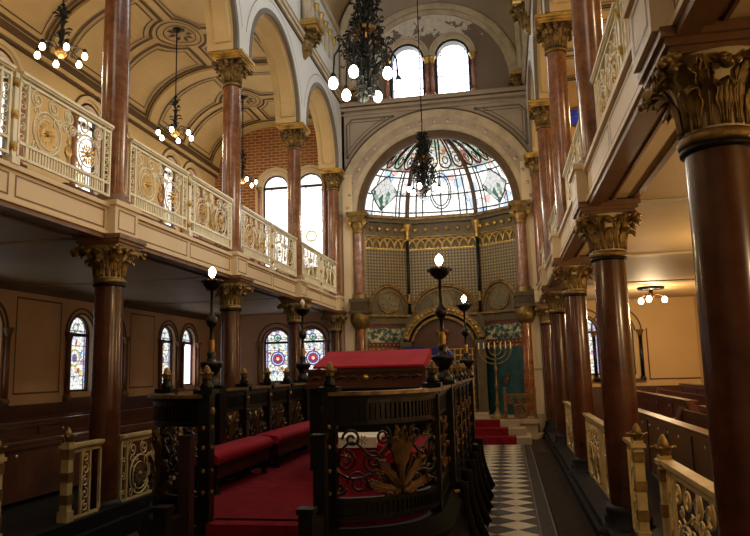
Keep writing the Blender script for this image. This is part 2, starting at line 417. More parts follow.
# ------------------------------------------------------------------ outer walls with windows
def PX(x0, sgn):      # wall across X: u=Y, v=Z, depth outwards
    return lambda u, v, d: (x0+sgn*d, u, v)
def PY(y0):
    return lambda u, v, d: (u, y0+d, v)
WIN = {'n': 0}
LOWZ = (1.40, 2.45); UPZ = (4.55, 6.56)
pairs = [(8.75, .52), (12.25, .52), (15.67, .54)]
wl = [(y+s*o, z) for y, o in pairs for s in (-1, 1) for z in (LOWZ, UPZ)]
b = B(); b.poly([[(YB,0),(YE+.35,0),(YE+.35,9.2),(YB,9.2)]] + [arch_loop(c, .36, z[0], z[1]) for c, z in wl], PX(XW_L, -1), .34)
wall_left = struct('wall_left', b, 'wallpaint', 'pinkish painted left aisle wall with arched stained windows', 'wall')
def window(P, c, hw, z0, zs, gm, label, hood=.5, caps='trimbrown', line='brownline', dep=.13, colr='trimbrown', open_=False):
    WIN['n'] += 1
    r = thing('window_%d' % WIN['n'], label, 'window', (0,0,0), 0, None, 'structure')
    g = B(); lp = arch_loop(c, hw, z0, zs); g.poly([lp], lambda u, v, d: P(u, v, dep+d), .03)
    g.uv = {i: (uv[0]-c, uv[1]-z0) for i, uv in g.uv.items()}
    g.build('glass', gm, r)
    f = B()
    f.ring(lambda u, v, d: P(u, v, d), (c, zs), hw-.035, hw+.0, 0, PI, dep-.05, dep+.02)
    pf = lambda x0, x1, y0, y1: f.poly([[(x0,y0),(x1,y0),(x1,y1),(x0,y1)]], lambda u, v, d: P(u, v, dep-.05+d), .07)
    pf(c-hw, c-hw+.035, z0, zs); pf(c+hw-.035, c+hw, z0, zs); pf(c-hw, c+hw, z0, z0+.04); pf(c-hw, c+hw, zs-.03, zs+.03)
    f.build('frame', 'lead', r)
    h = B()
    h.ring(P, (c, zs), hood-.035, hood, 0, PI, -.02, .0)
    h.ring(P, (c, zs), hw+.01, hw+.05, 0, PI, -.012, .0)
    h.build('hood_mould', line, r)
    h = B().ring(P, (c, zs), hood-.11, hood-.035, 0, PI, -.05, 0); h.build('arch_roll', 'cream', r) if zs > 5 else None
    for s in (-1, 1):
        k = B(); kc = B()
        p0 = c+s*(hood-.06)
        q0 = P(p0, z0-.1, -.05); q1 = P(p0, zs-.12, -.05)
        k.tube([q0, q1], .045, 10)
        cc = P(p0, zs-.12, -.05)
        kc.lathe([(.05,0),(.055,.04),(.09,.11),(.09,.14),(.03,.14)], 10, cc); k.lathe([(.075,0),(.075,.05),(.045,.08)], 10, P(p0, z0-.12, -.05))
        ko = k.build('colonnette', colr, r); kc.build('colonnette_capital', caps, ko)
    s = B(); s.poly([[(c-hood,z0-.16),(c+hood,z0-.16),(c+hood,z0-.1),(c-hood,z0-.1)]], lambda u, v, d: P(u, v, -.08+d), .08)
    s.build('window_sill', line, r)
    if open_:
        cs = B(); cs.poly([[(c-hw+.03, z0+.04),(c+hw-.05, z0+.04),(c+hw-.05, zs-.04),(c-hw+.03, zs-.04)]], lambda u, v, d: P(u, v, dep-.02+d), .012)
        cs.build('open_pane', 'daylight', r)
    return r
ORD = ['first', 'second', 'third', 'fourth', 'fifth', 'sixth']
for i, (y, o) in enumerate(pairs):
    for s in (-1, 1):
        k = ORD[i*2+(s > 0)]
        window(PX(XW_L, -1), y+s*o, .36, *LOWZ, 'glass_side', f'{k} arched stained window along the left aisle wall below the gallery' + (', one casement open' if (i == 2 and s == 1) else ''), .5, open_=(i == 2 and s == 1))
        window(PX(XW_L, -1), y+s*o, .36, *UPZ, 'glass_up', f'{k} arched bright window along the upper left wall behind the gallery', .58, 'oldgold', colr='marble_pink', dep=.16)
# upper part of the wall in cream
b = B(); b.poly([[(YB,ZG),(YE,ZG),(YE,7.2),(YB,7.2)]] + [arch_loop(y+s*o, .44, ZG, UPZ[1]) for y, o in pairs for s in (-1,1)] if False else
   [[(YB,ZG),(YE,ZG),(YE,7.25),(YB,7.25)]] + [arch_loop(y+s*o, .37, UPZ[0]-.02, UPZ[1]) for y, o in pairs for s in (-1,1)], PX(XW_L+.012, -1), .012)
struct('wall_left_upper', b, 'cream2', 'cream ochre upper left wall behind the gallery', 'wall')
b = B().box(XW_L, XW_L+.05, YB, YE, 1.16, 1.24).box(XW_L, XW_L+.03, YB, YE, .3, 1.16)
struct('baseboard_left', b, 'wood', 'dark wooden wainscot along the left aisle wall', 'wainscot')
b = B()
for y0, y1 in ((4.2, 7.5), (9.95, 11.1), (13.45, 14.45)):
    b.ribbon([(y0,1.42),(y1,1.42),(y1,2.98),(y0,2.98)], .03, lambda u, v: (XW_L+.004, u, v))
struct('trim_3', b, 'brownline', 'brown painted panel lines on the left aisle wall', 'painted line')
b = B().box(XW_L, XW_L+.16, YB, YE, 7.24, 7.36).box(XW_L, XW_L+.09, YB, YE, 7.12, 7.16)
o_ = struct('trim_4', b, 'brownline', 'brown cornice at the foot of the left gallery vault', 'cornice')
B().box(XW_L, XW_L+.12, YB, YE, 7.16, 7.24).build('cream_fillet', 'cream2', o_)
b = B().box(XW_L, XW_L+.06, YB, YE, 3.08, ZS); struct('trim_5', b, 'brownline', 'brown cornice under the left gallery ceiling', 'cornice')
# right outer wall
b = B().box(XW_R, XW_R+.34, YB, YE+.35, 0, 9.4); struct('wall_right', b, 'yellowwall', 'yellow painted right aisle wall', 'wall')
# aisle end walls
def endwall(x0, x1, cs, name, mat, label, top, hw=.36):
    hs = [arch_loop(c, hw, z[0], z[1]) for c in cs for z in ((1.40,2.45),(4.4,6.7))]
    b = B(); b.poly([[(x0,0),(x1,0),(x1,top),(x0,top)]]+hs, PY(YE), .34)
    return struct(name, b, mat, label, 'wall')
EL = (-6.02, -5.04); ER = (1.84, 2.66)
endwall(XW_L, -4.05, EL, 'wall_end_left', 'wallpaint', 'end wall of the left aisle beside the ark', 9.2)
endwall(.85, XW_R, ER, 'wall_end_right', 'yellowwall', 'yellow end wall of the right aisle', 9.4, .40)
b = B(); b.poly([[(XW_L,ZG),(-4.4,ZG),(-4.4,9.2),(XW_L,9.2)]]+[arch_loop(c, .56, 3.8, 6.7) for c in EL], PY(YE-.02), .018)
struct('wall_end_brick', b, 'brick', 'bare brick gable of the left gallery end wall', 'wall')
b = B()
for c in EL:
    b.poly([arch_loop(c, .575, 3.7, 6.7), arch_loop(c, .365, 4.4, 6.7)], PY(YE-.035), .034)
b.box(-4.5,-4.3,YE-.05,YE,ZG,6.5)
struct('trim_6', b, 'cream', 'cream plaster surrounds of the brick gable windows', 'surround')
for j, (c, w) in enumerate(zip(EL, ('left', 'right'))):
    window(PY(YE), c, .36, 1.40, 2.45, 'glass_low', f'{w} of two stained windows with red roundels in the left end wall', .53)
    window(PY(YE-.03), c, .36, 4.4, 6.7, 'glass_up', f'{w} of two tall bright windows in the bare brick end wall', .5, 'oldgold', 'archband', colr='marble_pink')
for j, (c, w) in enumerate(zip(ER, ('left', 'right'))):
    window(PY(YE), c, .40, 1.40, 2.45, 'glass_side', f'{w} of two stained windows in the yellow end wall behind the columns', .60, 'oldgold', 'brownline', colr='black')
# painted frame and dado on the yellow end wall
b = B(); b.ribbon([(3.36,2.5),(3.36,1.28),(4.5,1.28)], .03, lambda u, v: (u, YE-.006, v), False)
struct('trim_7', b, 'redband', 'red painted line on the yellow end wall', 'painted line')
b = B().box(1.2,XW_R,YE-.05,YE,.17,1.12); struct('baseboard_end_right', b, 'wood', 'dark wainscot below the yellow end wall', 'wainscot')
b = B().box(XW_L,-4.4,YE-.05,YE,.3,1.2); struct('baseboard_end_left', b, 'wood', 'dark wainscot of the left aisle end wall', 'wainscot')
b = B(); b.lathe([(.27,-.0),(.27,.05),(.22,.05),(.22,0)], 28); b.v = [(x+2.1, YE-.03-z, y+7.95) for x, y, z in b.v]
r = thing('round_window', 'round blue louvred window high on the right gallery end wall', 'window', kind='structure')
b.build('frame', 'trimbrown', r)
g = B(); g.poly([arc(2.1, 7.95, .23, 0, 2*PI, 24)[:-1]], PY(YE-.03), .01); g.uv = {i: (u-2.1, v-7.7) for i, (u, v) in g.uv.items()}; g.build('glass', 'glass_blue', r)

# ------------------------------------------------------------------ aisle vaults with painted panels
def vault(xa, xb, zs, rise, name, label, mat, flat):
    cx = (xa+xb)/2; a = (xb-xa)/2
    tab = [0.]; K = 200
    ang = lambda t: (math.sin(t), math.cos(t))
    for i in range(1, K+1):
        t0, t1 = (i-1)/K*PI/2, i/K*PI/2
        tab.append(tab[-1]+math.hypot(a*(math.sin(t1)-math.sin(t0)), rise*(math.cos(t1)-math.cos(t0))))
    S = tab[-1]
    def pt(s, y, inset=0):
        sg = -1 if s < 0 else 1
        if inset: inset += .022
        if sg == flat:      # almost level towards the arcade
            f_ = min(1, abs(s)/S); return (cx+sg*a*f_, y, zs+rise-inset-.05*f_*f_)
        q = min(abs(s), S-1e-6)
        i = next(k for k in range(K) if tab[k+1] >= q); t = (i+(q-tab[i])/(tab[i+1]-tab[i]))/K*PI/2
        return (cx+sg*(a-inset)*math.sin(t), y, zs+(rise-inset)*math.cos(t))
    b = B(); n = 40; vs = []
    for i in range(n+1):
        s = -S+2*S*i/n; vs += [pt(s, YB), pt(s, YE)]
    b.add(vs, [(2*i, 2*i+1, 2*i+3, 2*i+2) for i in range(n)], False)
    o = struct(name, b, mat, label, 'ceiling', solid=.03)
    ribs = B(); lines = B(); thin = B(); ros = B()
    for y in YC[:-1] + [0., YE-.17]:
        for k in range(n):
            s0 = -S+2*S*k/n; s1 = -S+2*S*(k+1)/n
            q = [pt(s0,y-.17,.004),pt(s0,y+.17,.004),pt(s1,y+.17,.004),pt(s1,y-.17,.004),pt(s0,y-.17,.07),pt(s0,y+.17,.07),pt(s1,y+.17,.07),pt(s1,y-.17,.07)]
            ribs.add(q, [(4,5,6,7),(0,4,7,3),(1,2,6,5)])
        for off in (-.2, .2):
            lines.ribbon([(-S+2*S*i/n, y+off) for i in range(n+1)], .06, lambda u, v: pt(u, v, .012), False)
    for y in [1.75, 5.25, 8.75, 12.25, 15.75]:
        for sx in (-1, 1):
            for sy in (-1, 1):
                def frame(m, R):
                    x0, x1, y0, y1 = .14+m, S-.22-m, .14+m, 1.45-m
                    ax = math.sqrt(max(1e-4, R*R-y0*y0)); a_0 = math.atan2(y0, ax); a_1 = math.atan2(math.sqrt(max(1e-4, R*R-x0*x0)), x0)
                    p = [(x1,y0)]; m_ = 8
                    def seg(A, Bq): return [(A[0]+(Bq[0]-A[0])*t/m_, A[1]+(Bq[1]-A[1])*t/m_) for t in range(m_)]
                    pts = seg((x1,y0),(x1-.0,y1)) + seg((x1,y1),(x0,y1)) + seg((x0,y1),(R*math.cos(a_1),R*math.sin(a_1)))
                    pts += [(R*math.cos(a_1+(a_0-a_1)*t/8), R*math.sin(a_1+(a_0-a_1)*t/8)) for t in range(8)] + seg((R*math.cos(a_0),R*math.sin(a_0)),(x1,y0))
                    return [(sx*u, y+sy*v) for u, v in pts]
                lines.ribbon(frame(0, .62), .065, lambda u, v: pt(u, v, .012)); thin.ribbon(frame(.13, .75), .028, lambda u, v: pt(u, v, .012))
        for R, w in ((.5,.03),(.36,.025)):
            thin.ribbon([(R*math.cos(2*PI*i/32), y+R*math.sin(2*PI*i/32)) for i in range(32)], w, lambda u, v: pt(u, v, .012))
        for k in range(8):
            a_ = 2*PI*k/8; ca, sa = math.cos(a_), math.sin(a_)
            P = [(.1,0),(.2,.05),(.32,.0),(.2,-.05)]
            ros.add([pt(u*ca-v*sa, y+u*sa+v*ca, .014) for u, v in P], [(0,1,2,3)])
    ribs.build('rib', mat, o); lines.build('painted_panel_line', 'brownline', o); thin.build('thin_painted_line', 'brownline', o); ros.build('rosette', 'brownline', o)
    return pt
vpt = vault(XW_L+.02, -4.52, 7.27, 1.27, 'ceiling_left', 'cream painted barrel vault over the left gallery', 'cream2', 1)
vault(1.2, XW_R-.02, 7.27, 1.6, 'ceiling_right', 'cream painted barrel vault over the right gallery', 'cream2', -1)

# ------------------------------------------------------------------ galleries
def gallery(side):
    s = -1 if side == 'left' else 1
    xf = FL if s < 0 else FR; xw = XW_L if s < 0 else XW_R; xc = XL if s < 0 else XR
    x0, x1 = min(xf, xw), max(xf, xw)
    b = B().box(min(xf+s*.06, xw), max(xf+s*.06, xw), YB, YE, ZS+.02, ZG-.05)
    o = struct('ceiling_gallery_'+side, b, 'soffit' if s < 0 else 'soffit_lamplit', f'plaster underside and floor of the {side} gallery', 'gallery floor')
    bm = B()
    for y in YC[:-1]+[0.]: bm.box(min(xf+s*.1,xw), max(xf+s*.1,xw), y-.08, y+.08, ZS-.0, ZS+.03)
    bm.build('soffit_beam', 'soffit', o)
    tb = B()
    inn = xf
    tb.box(min(inn,inn+s*.1), max(inn,inn+s*.1), YB, YE, ZS-.05, ZS+.02)
    tb.box(min(inn+s*.1,inn+s*.16), max(inn+s*.1,inn+s*.16), YB, YE, ZS-.02, ZS+.03)
    tb.box(min(inn+s*.40,inn+s*.45), max(inn+s*.40,inn+s*.45), YB, YE, ZS-.005, ZS+.03)
    tb.box(min(inn+s*.2,inn+s*.22), max(inn+s*.2,inn+s*.22), YB, YE, ZS-.01, ZS+.03)
    tb.build('edge_moulding', 'trimbrown', o)
    f = B(); f.box(min(xf,xf+s*.06), max(xf,xf+s*.06), YB, YE, ZS-.0, ZG)
    f.box(min(xf-s*.03,xf+s*.06), max(xf-s*.03,xf+s*.06), YB, YE, ZG-.045, ZG).box(min(xf-s*.02,xf+s*.06), max(xf-s*.02,xf+s*.06), YB, YE, ZS-.0, ZS+.035)
    fo = struct('trim_9' if s < 0 else 'trim_10', f, 'fascia', f'cream panelled front of the {side} gallery', 'gallery front')
    pl = B(); bl = B()
    for i, y in enumerate([0.]+YC):
        e = y+.19 if y < 17 else YE
        xa, xb = xf-s*.10, xf+s*.26
        bl.box(min(xa,xb), max(xa,xb), y-.24, min(y+.24, YE), ZS, ZG+.02)
        bl.box(min(xa-s*.025,xb), max(xa-s*.025,xb), y-.265, min(y+.265, YE), ZG-.02, ZG+.035)
        pl.ribbon([(y-.17,ZS+.07),(min(y+.17,YE-.03),ZS+.07),(min(y+.17,YE-.03),ZG-.07),(y-.17,ZG-.07)], .018, lambda u, v: (xa-s*.003, u, v))
        if i < 5:
            for k in range(2):
                a = y+.28+k*1.49; pl.ribbon([(a+.04,ZS+.07),(a+1.43,ZS+.07),(a+1.43,ZG-.09),(a+.04,ZG-.09)], .018, lambda u, v: (xf-s*.003, u, v))
    bl.build('pilaster_block', 'fascia', fo); pl.build('painted_panel_line', 'trimbrown', fo)
    fl = B().box(min(xf+s*.0,xw), max(xf+s*.0,xw), YB, YE, ZG-.05, ZG+.0); fl.build('gallery_floor', 'wood', o)
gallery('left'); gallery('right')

# ------------------------------------------------------------------ columns
def capital_parts(root, z0, h, r, aw, ah, abm, leafm, bellm, big):
    b = B(); b.lathe([(r*.98,0),(r*1.0,h*.4),(r*1.15,h*.7),(r*1.6,h*.98),(r*1.7,h)], 28, (0,0,z0))
    b.build('capital_bell', bellm, root)
    L = B()
    L.lathe([(r*1.02,.0),(r*1.13,.01),(r*1.16,.03),(r*1.1,.045),(r*1.03,.055)], 28, (0,0,z0))
    for k in range(8): L.leaf(2*PI*k/8, r*1.02, z0+.07, h*.54, r*.66, r*.6, 3, .22)
    for k in range(8): L.leaf(2*PI*(k+.5)/8, r*1.03, z0+.07, h*.84, r*.95, r*.42, 4, .2)
    for k in range(4):
        a = PI/4+PI/2*k
        L.leaf(a, r*1.05, z0+h*.3, h*.66, r*1.35, r*.6, 4, .12)
        for d in (-.22, .22): L.leaf(a+d*1.6, r*1.05, z0+h*.35, h*.6, r*1.05, r*.36, 3, .1)
    lo = L.build('capital_leaves', leafm, root, .009)
    rr = random.Random(3)
    for k in range(4):
        F = B(); a = PI/4+PI/2*k; R = r*2.3
        F.ball((math.cos(a)*R, math.sin(a)*R, z0+h*.86), .03, 8)
        for q in range(7 if big else 5):
            F.ball((math.cos(a)*R+rr.uniform(-.04,.04), math.sin(a)*R+rr.uniform(-.04,.04), z0+h*.86+rr.uniform(-.04,.04)), .027, 8, .8)
        F.build('capital_flower', leafm, lo)
        F = B(); a = PI/2*k
        F.ball((math.cos(a)*r*1.62, math.sin(a)*r*1.62, z0+h*.84), .036, 8)
        for q in range(5): F.ball((math.cos(a)*r*1.6+rr.uniform(-.04,.04), math.sin(a)*r*1.6+rr.uniform(-.04,.04), z0+h*.84+rr.uniform(-.04,.04)), .026, 8, .8)
        F.build('capital_flower', leafm, lo)
    A = B(); z = z0+h
    A.cbox(0,0,z,aw*.84,aw*.84,ah*.28); A.cbox(0,0,z+ah*.28,aw*.92,aw*.92,ah*.3); A.cbox(0,0,z+ah*.58,aw,aw,ah*.42)
    A.build('abacus', abm, root)
def make_lower(label):
    r = thing('lower_column', label, 'column', kind='thing'); z0 = 0
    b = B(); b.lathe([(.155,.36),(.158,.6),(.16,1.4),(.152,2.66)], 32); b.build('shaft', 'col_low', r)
    b = B(); b.lathe([(.27,0),(.27,.12),(.25,.13),(.24,.17),(.21,.18),(.215,.24),(.19,.26),(.2,.31),(.165,.36),(.15,.36)], 32); b.build('base', 'plinth', r)
    b = B(); b.lathe([(.15,2.645),(.174,2.65),(.176,2.67),(.16,2.685),(.15,2.69)], 32); b.build('neck_ring', 'blackwood', r)
    capital_parts(r, 2.68, .40, .155, .57, .12, 'trimbrown', 'oldgold', 'cream', True)
    return r
def make_upper(label):
    r = thing('upper_column', label, 'column', kind='thing')
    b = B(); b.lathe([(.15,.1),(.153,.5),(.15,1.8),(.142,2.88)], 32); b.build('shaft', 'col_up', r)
    b = B(); b.lathe([(.2,0),(.2,.05),(.175,.06),(.185,.09),(.16,.12),(.14,.12)], 32); b.build('base', 'trimbrown', r)
    capital_parts(r, 2.86, .42, .148, .60, .12, 'gold', 'oldgold', 'darkband', False)
    return r
low = up = None
for side, x in (('left', XL), ('right', XR)):
    xu = XL if side == 'left' else 1.0
    for i, y in enumerate(YC):
        if side == 'left' and i == 0: continue
        where = {0: 'largest, cut by the frame edge', 1: 'with newel and railing beside its foot', 2: 'third from last of its row', 3: 'one before the end wall', 4: 'standing against the end wall'}[i]
        la = f'dark red column under the {side} gallery, {where}'
        if i == 0: x += .03
        elif side == 'right': x = XR
        if low is None: low = make_lower(la); low.location = (x, y, 0.0)
        else: dup(low, (x, y, 0.0), None, la)
        if side == 'right' and i == 0: continue
        where = {1: 'nearest of its row', 2: 'second of its row', 3: 'third of its row', 4: 'against the end wall'}[i]
        la = f'red brown marble column standing on the {side} gallery front, {where}'
        if up is None: up = make_upper(la); up.location = (xu, y, ZG+.03)
        else: dup(up, (xu, y, ZG+.03), None, la)
# ------------------------------------------------------------------ nave arcade walls
ZU = 6.98
def arcade(side):
    s = 1 if side == 'left' else -1          # direction towards the nave
    xf = -4.12 if s > 0 else .86              # nave face
    th = .5
    P = lambda u, v, d: (xf-s*d, u, v)
    R = 1.43; zs = ZU+.12
    outer = [(YB, ZU), (YB, 11.0), (YE, 11.0), (YE, ZU)]
    low = []
    ys = [0.]+YC
    for i in range(5, 0, -1):
        y0, y1 = ys[i-1], ys[i]; c = (y0+y1)/2
        low += [(c+R, ZU)] + arc(c, zs, R, 0, PI, 28) + [(c-R, ZU)]
    cl = []
    for y in (5.25, 8.75, 12.25, 15.75):
        for k in range(5): cl.append(arch_loop(y+(k-2)*.44, .15, 9.72, 10.35, 8))
    b = B(); b.poly([outer+low]+cl, P, th)
    o = struct('wall_arcade_'+side, b, 'greywhite', f'white plastered arcade wall above the {side} upper columns', 'wall')
    so = B(); dk = B(); ln = B()
    for i in range(1, 6):
        y0, y1 = ys[i-1], ys[i]; c = (y0+y1)/2
        # stepped cream soffit with roll mouldings, set inside the opening
        so.ring(P, (c, zs), R-.012, R+.01, 0, PI, .06, th+.02, 32); so.ring(P, (c, zs), R-.06, R, 0, PI, .15, th-.15, 32)
        so.ring(P, (c, zs), R-.01, R+.22, 0, PI, th, th+.03, 32)
        for q in (.14, th-.14): so.tube([P(c+(R-.02)*math.cos(PI*k/32), zs+(R-.02)*math.sin(PI*k/32), q) for k in range(33)], .045, 8)
        for sg in (-1, 1): so.box(*sorted((P(0,0,.06)[0], P(0,0,th+.02)[0])), *sorted((c+sg*(R-.012), c+sg*(R+.01))), ZU, zs)
        dk.ring(P, (c, zs), R-.014, R+.085, 0, PI, -.012, .06, 32)
        for sg in (-1, 1): dk.box(*sorted((P(0,0,-.012)[0], P(0,0,.06)[0])), *sorted((c+sg*(R-.014), c+sg*(R+.085))), ZU, zs)
        ln.ribbon([(c+1.0*(R+.27)*math.cos(a), zs+(R+.27)*math.sin(a)) for a in [PI*(.07+.86*k/28) for k in range(29)]], .018, lambda u, v: P(u, v, -.003), False)
    so.build('arch_soffit', 'cream2', o); dk.build('arch_edge_moulding', 'greyline', o); ln.build('thin_painted_line', 'greyline', o)
    st = B().box(*sorted((xf, xf+s*.1)), YB, YE, 9.0, 9.1).box(*sorted((xf, xf+s*.06)), YB, YE, 8.92, 9.0).box(*sorted((xf, xf+s*.07)), YB, YE, 10.82, 11.0)
    st.build('string_course', 'archband', o)
    ln = B().box(*sorted((xf, xf+s*.105)), YB, YE, 9.1, 9.13).box(*sorted((xf, xf+s*.03)), YB, YE, 8.88, 8.92); ln.build('string_course_line', 'brownline', o)
    g = B(); cc = B(); cap = B()
    for y in (5.25, 8.75, 12.25, 15.75):
        g.poly([[(y-1.2,9.6),(y+1.2,9.6),(y+1.2,10.6),(y-1.2,10.6)]], lambda u, v, d: P(u, v, .1+d), .02)
        for k in range(6):
            u = y+(k-2.5)*.44; q = P(u, 9.7, -.02); cc.tube([q, P(u, 10.3, -.02)], .05, 8)
            cap.lathe([(.05,0),(.1,.12),(.1,.16),(.02,.16)], 8, P(u, 10.28, -.02))
        for k in range(5): cc.ring(P, (y+(k-2)*.44, 10.35), .15, .2, 0, PI, -.03, .02, 10)
    g.build('clerestory_glass', 'glass_clere', o); cc.build('clerestory_colonnette', 'archband', o); cap.build('colonnette_capital', 'gold', o)
    for y in (7.0, 14.0):
        k = thing('corbel', f'gilded foliage corbel on the {side} nave wall carrying a vault rib' if y > 10 else f'gilded corbel of the {side} nave wall above the near chandelier', 'corbel', (xf, y+.12, 8.6), 0 if s > 0 else PI, kind='thing'); k.scale = (1.35, 1.35, 1.35)
        b_ = B().box(0,.3,-.22,.22,.5,.6).box(0,.26,-.19,.19,.44,.5); b_.build('abacus', 'gold', k)
        b_ = B().lathe([(.03,0),(.1,.08),(.15,.25),(.2,.45)], 12, (0,0,0), True, -PI/2, PI/2); b_.build('corbel_bell', 'oldgold', k)
        L = B()
        for a in (-.95, -.32, .32, .95): L.leaf(a, .1, .1, .26, .16, .14)
        for a in (-1.2, -.6, 0, .6, 1.2): L.leaf(a, .12, .2, .27, .18, .14)
        L.build('corbel_leaves', 'oldgold', k, .012)
    return o
arcade('left'); arcade('right')
# nave vault and ribs
b = B(); n = 30; vs = []
A_, Bz, Zc = 2.5, 1.75, 10.9
for i in range(n+1):
    a = PI*i/n; vs += [(XC-.03+A_*math.cos(a), YB, Zc+Bz*math.sin(a)), (XC-.03+A_*math.cos(a), YE+.2, Zc+Bz*math.sin(a))]
b.add(vs, [(2*i,2*i+2,2*i+3,2*i+1) for i in range(n)], True)
vo = struct('ceiling_nave', b, 'cream', 'cream plaster vault over the nave', 'ceiling', solid=.04)
rb = B()
for y in (0., 7., 14., 17.6):
    prof = [(-1, 9.4)] + [(math.cos(PI-a)*1.0, Zc+Bz*math.sin(a)) for a in [PI*k/30 for k in range(31)]] + [(1, 9.4)]
    pts = [(XC-.03+c*(A_-.1), y, z-.06) for c, z in prof]
    rb.tube(pts, .11, 8); rb.tube([(p[0], y-.12, p[2]+.03) for p in pts], .05, 6); rb.tube([(p[0], y+.12, p[2]+.03) for p in pts], .05, 6)
rb.build('vault_rib', 'archband', vo)

# ------------------------------------------------------------------ nave end wall with chancel arch
AZ, AC, AR = 5.8, -1.58, 2.0
outer = [(-4.14,0),(AC-AR,0)] + [(AC+AR*math.cos(PI-PI*k/40), AZ+AR*math.sin(PI*k/40)) for k in range(41)] + [(AC+AR,0),(.88,0),(.88,12.8),(-4.14,12.8)]
LW = ((-2.25, .42), (-1.02, .42))
b = B(); b.poly([outer]+[arch_loop(c, h, 8.92, 9.98) for c, h in LW], PY(YE), .3)
ew = struct('wall_end', b, 'taupe', 'taupe plaster end wall of the nave above the ark arch', 'wall')
P = PY(YE)
b = B().ring(P, (AC, AZ), AR+.1, AR+.74, 0, PI, -.035, 0, 48); b.build('arch_band', 'archband', ew)
b = B().ring(P, (AC, AZ), AR+.3, AR+.5, 0, PI, -.041, -.034, 48)
o_ = b.build('stencilled_band', 'taupe', ew)
b = B()
for k in range(21):
    a = PI*(k+.5)/21; r_ = AR+.4
    b.lathe([(.055,0),(.055,.012),(.0001,.012)], 8, (0,0,0)); nv = 8*3
    b.v[-nv:] = [(AC+r_*math.cos(a)+x, YE-.04-z, AZ+r_*math.sin(a)+y) for x, y, z in b.v[-nv:]]
b.build('stencilled_flower', 'archband', ew)
b = B().ring(P, (AC, AZ), AR-.04, AR+.1, 0, PI, -.06, .1, 48); b.tube([(AC+(AR+.1)*math.cos(PI*k/48), YE-.05, AZ+(AR+.1)*math.sin(PI*k/48)) for k in range(49)], .035, 8)
b.ring(P, (AC, AZ), AR+.72, AR+.76, 0, PI, -.05, 0, 48); b.build('arch_moulding', 'brownline', ew)
for w in (0, 1):
    b = B()
    for s in (-1, 1):
        xo = AC+s*(2.4); zt = 8.45; R_ = AR+.86
        a_lo = math.acos(min(1, 2.4/R_)); zlo = AZ+R_*math.sin(a_lo); zb = zlo
        x_t = AC+s*math.sqrt(max(.01, R_**2-(zt-AZ)**2)) if R_ > zt-AZ else AC+s*.9
        a_hi = math.atan2(zt-AZ, abs(x_t-AC)); m = .09*w
        pts = [(xo-s*m, zb+.25*w), (xo-s*m, zt-.16), (xo-s*(.16), zt-m)] + [(x_t+s*m*3, zt-m)]
        pts += [(AC+s*(R_+m)*math.cos(a_hi+(a_lo-a_hi)*k/16), AZ+(R_+m)*math.sin(a_hi+(a_lo-a_hi)*k/16)) for k in range(2*w, 17-2*w)]
        b.ribbon(pts, .045 if w == 0 else .018, lambda u, v: (u, YE-.008, v))
    b.build('spandrel_painted_line', 'greyline' if w == 0 else 'brownline', ew)
b = B().box(-4.14,.88,YE-.16,YE,8.78,8.86).box(-4.14,.88,YE-.1,YE,8.68,8.78).box(-4.14,.88,YE-.05,YE,8.56,8.60); b.build('cornice', 'taupe', ew)
b = B().box(-4.14,.88,YE-.18,YE+.0,8.86,8.885); b.build('cornice_top', 'stone', ew)
b = B().box(-4.14,.88,YE-.155,YE,8.76,8.782); b.build('cornice_brown_line', 'brownline', ew)  # thin brown line along the cornice
# lunette
LC = (-1.62, 9.15)
b = B(); lp = [(LC[0]-2.2, 8.87), (LC[0]+2.2, 8.87)] + arc(LC[0], LC[1], 2.2, 0, PI, 36)
b.poly([lp]+[arch_loop(c, h, 8.92, 9.98) for c, h in LW], lambda u, v, d: (u, YE-.025+d, v), .024); b.build('lunette_plaster', 'peel', ew)
b = B().ring(P, LC, 2.2, 2.34, 0, PI, -.14, 0, 44).ring(P, LC, 2.08, 2.2, 0, PI, -.07, 0, 44)
b.tube([(LC[0]+2.36*math.cos(PI*k/44), YE-.06, LC[1]+2.36*math.sin(PI*k/44)) for k in range(45)], .05, 8); b.build('lunette_moulding', 'archband', ew)
b = B().ring(P, LC, 2.36, 2.43, 0, PI, -.05, 0, 44); b.build('lunette_edge_line', 'brownline', ew)
for j, (c, h) in enumerate(LW):
    WIN['n'] += 1
    r = thing('window_%d' % WIN['n'], ('left' if j == 0 else 'right')+' of two glaring arched windows in the lunette above the ark arch', 'window', kind='structure')
    g = B(); g.poly([arch_loop(c, h, 8.92, 9.98)], lambda u, v, d: (u, YE+.2+d, v), .03); g.uv = {i: (u-c, v-8.92) for i, (u, v) in g.uv.items()}; g.build('glass', 'glass_lun', r)
    f = B().ring(P, (c, 9.98), h-.01, h+.05, 0, PI, -.05, .2, 20); f.box(c-h-.05,c-h,YE-.05,YE+.2,8.9,9.98).box(c+h,c+h+.05,YE-.05,YE+.2,8.9,9.98); f.build('frame', 'verdigris', r)
    f = B().ring(P, (c, 9.98), h+.05, h+.16, 0, PI, -.1, 0, 20).ring(P, (c, 9.98), h+.16, h+.21, 0, PI, -.15, 0, 20); f.build('arch_moulding', 'archband', r)
    for s in (-1, 1):
        k = B(); kc = B()
        x = c+s*(h+.13); k.tube([(x,YE-.08,8.98),(x,YE-.08,9.82)], .05, 10); kc.lathe([(.055,0),(.06,.04),(.11,.14),(.12,.18),(.03,.18)], 10, (x,YE-.08,9.8)); k.lathe([(.09,0),(.09,.05),(.055,.09)], 10, (x,YE-.08,8.89)); ko = k.build('colonnette', 'marble_pink', r); kc.build('colonnette_capital', 'gold', ko)
    ba = B()
    for q in range(1, 5): ba.box(c-h, c+h, YE+.185, YE+.2, 8.92+q*.3, 8.935+q*.3)
    ba.build('saddle_bar', 'lead', r)
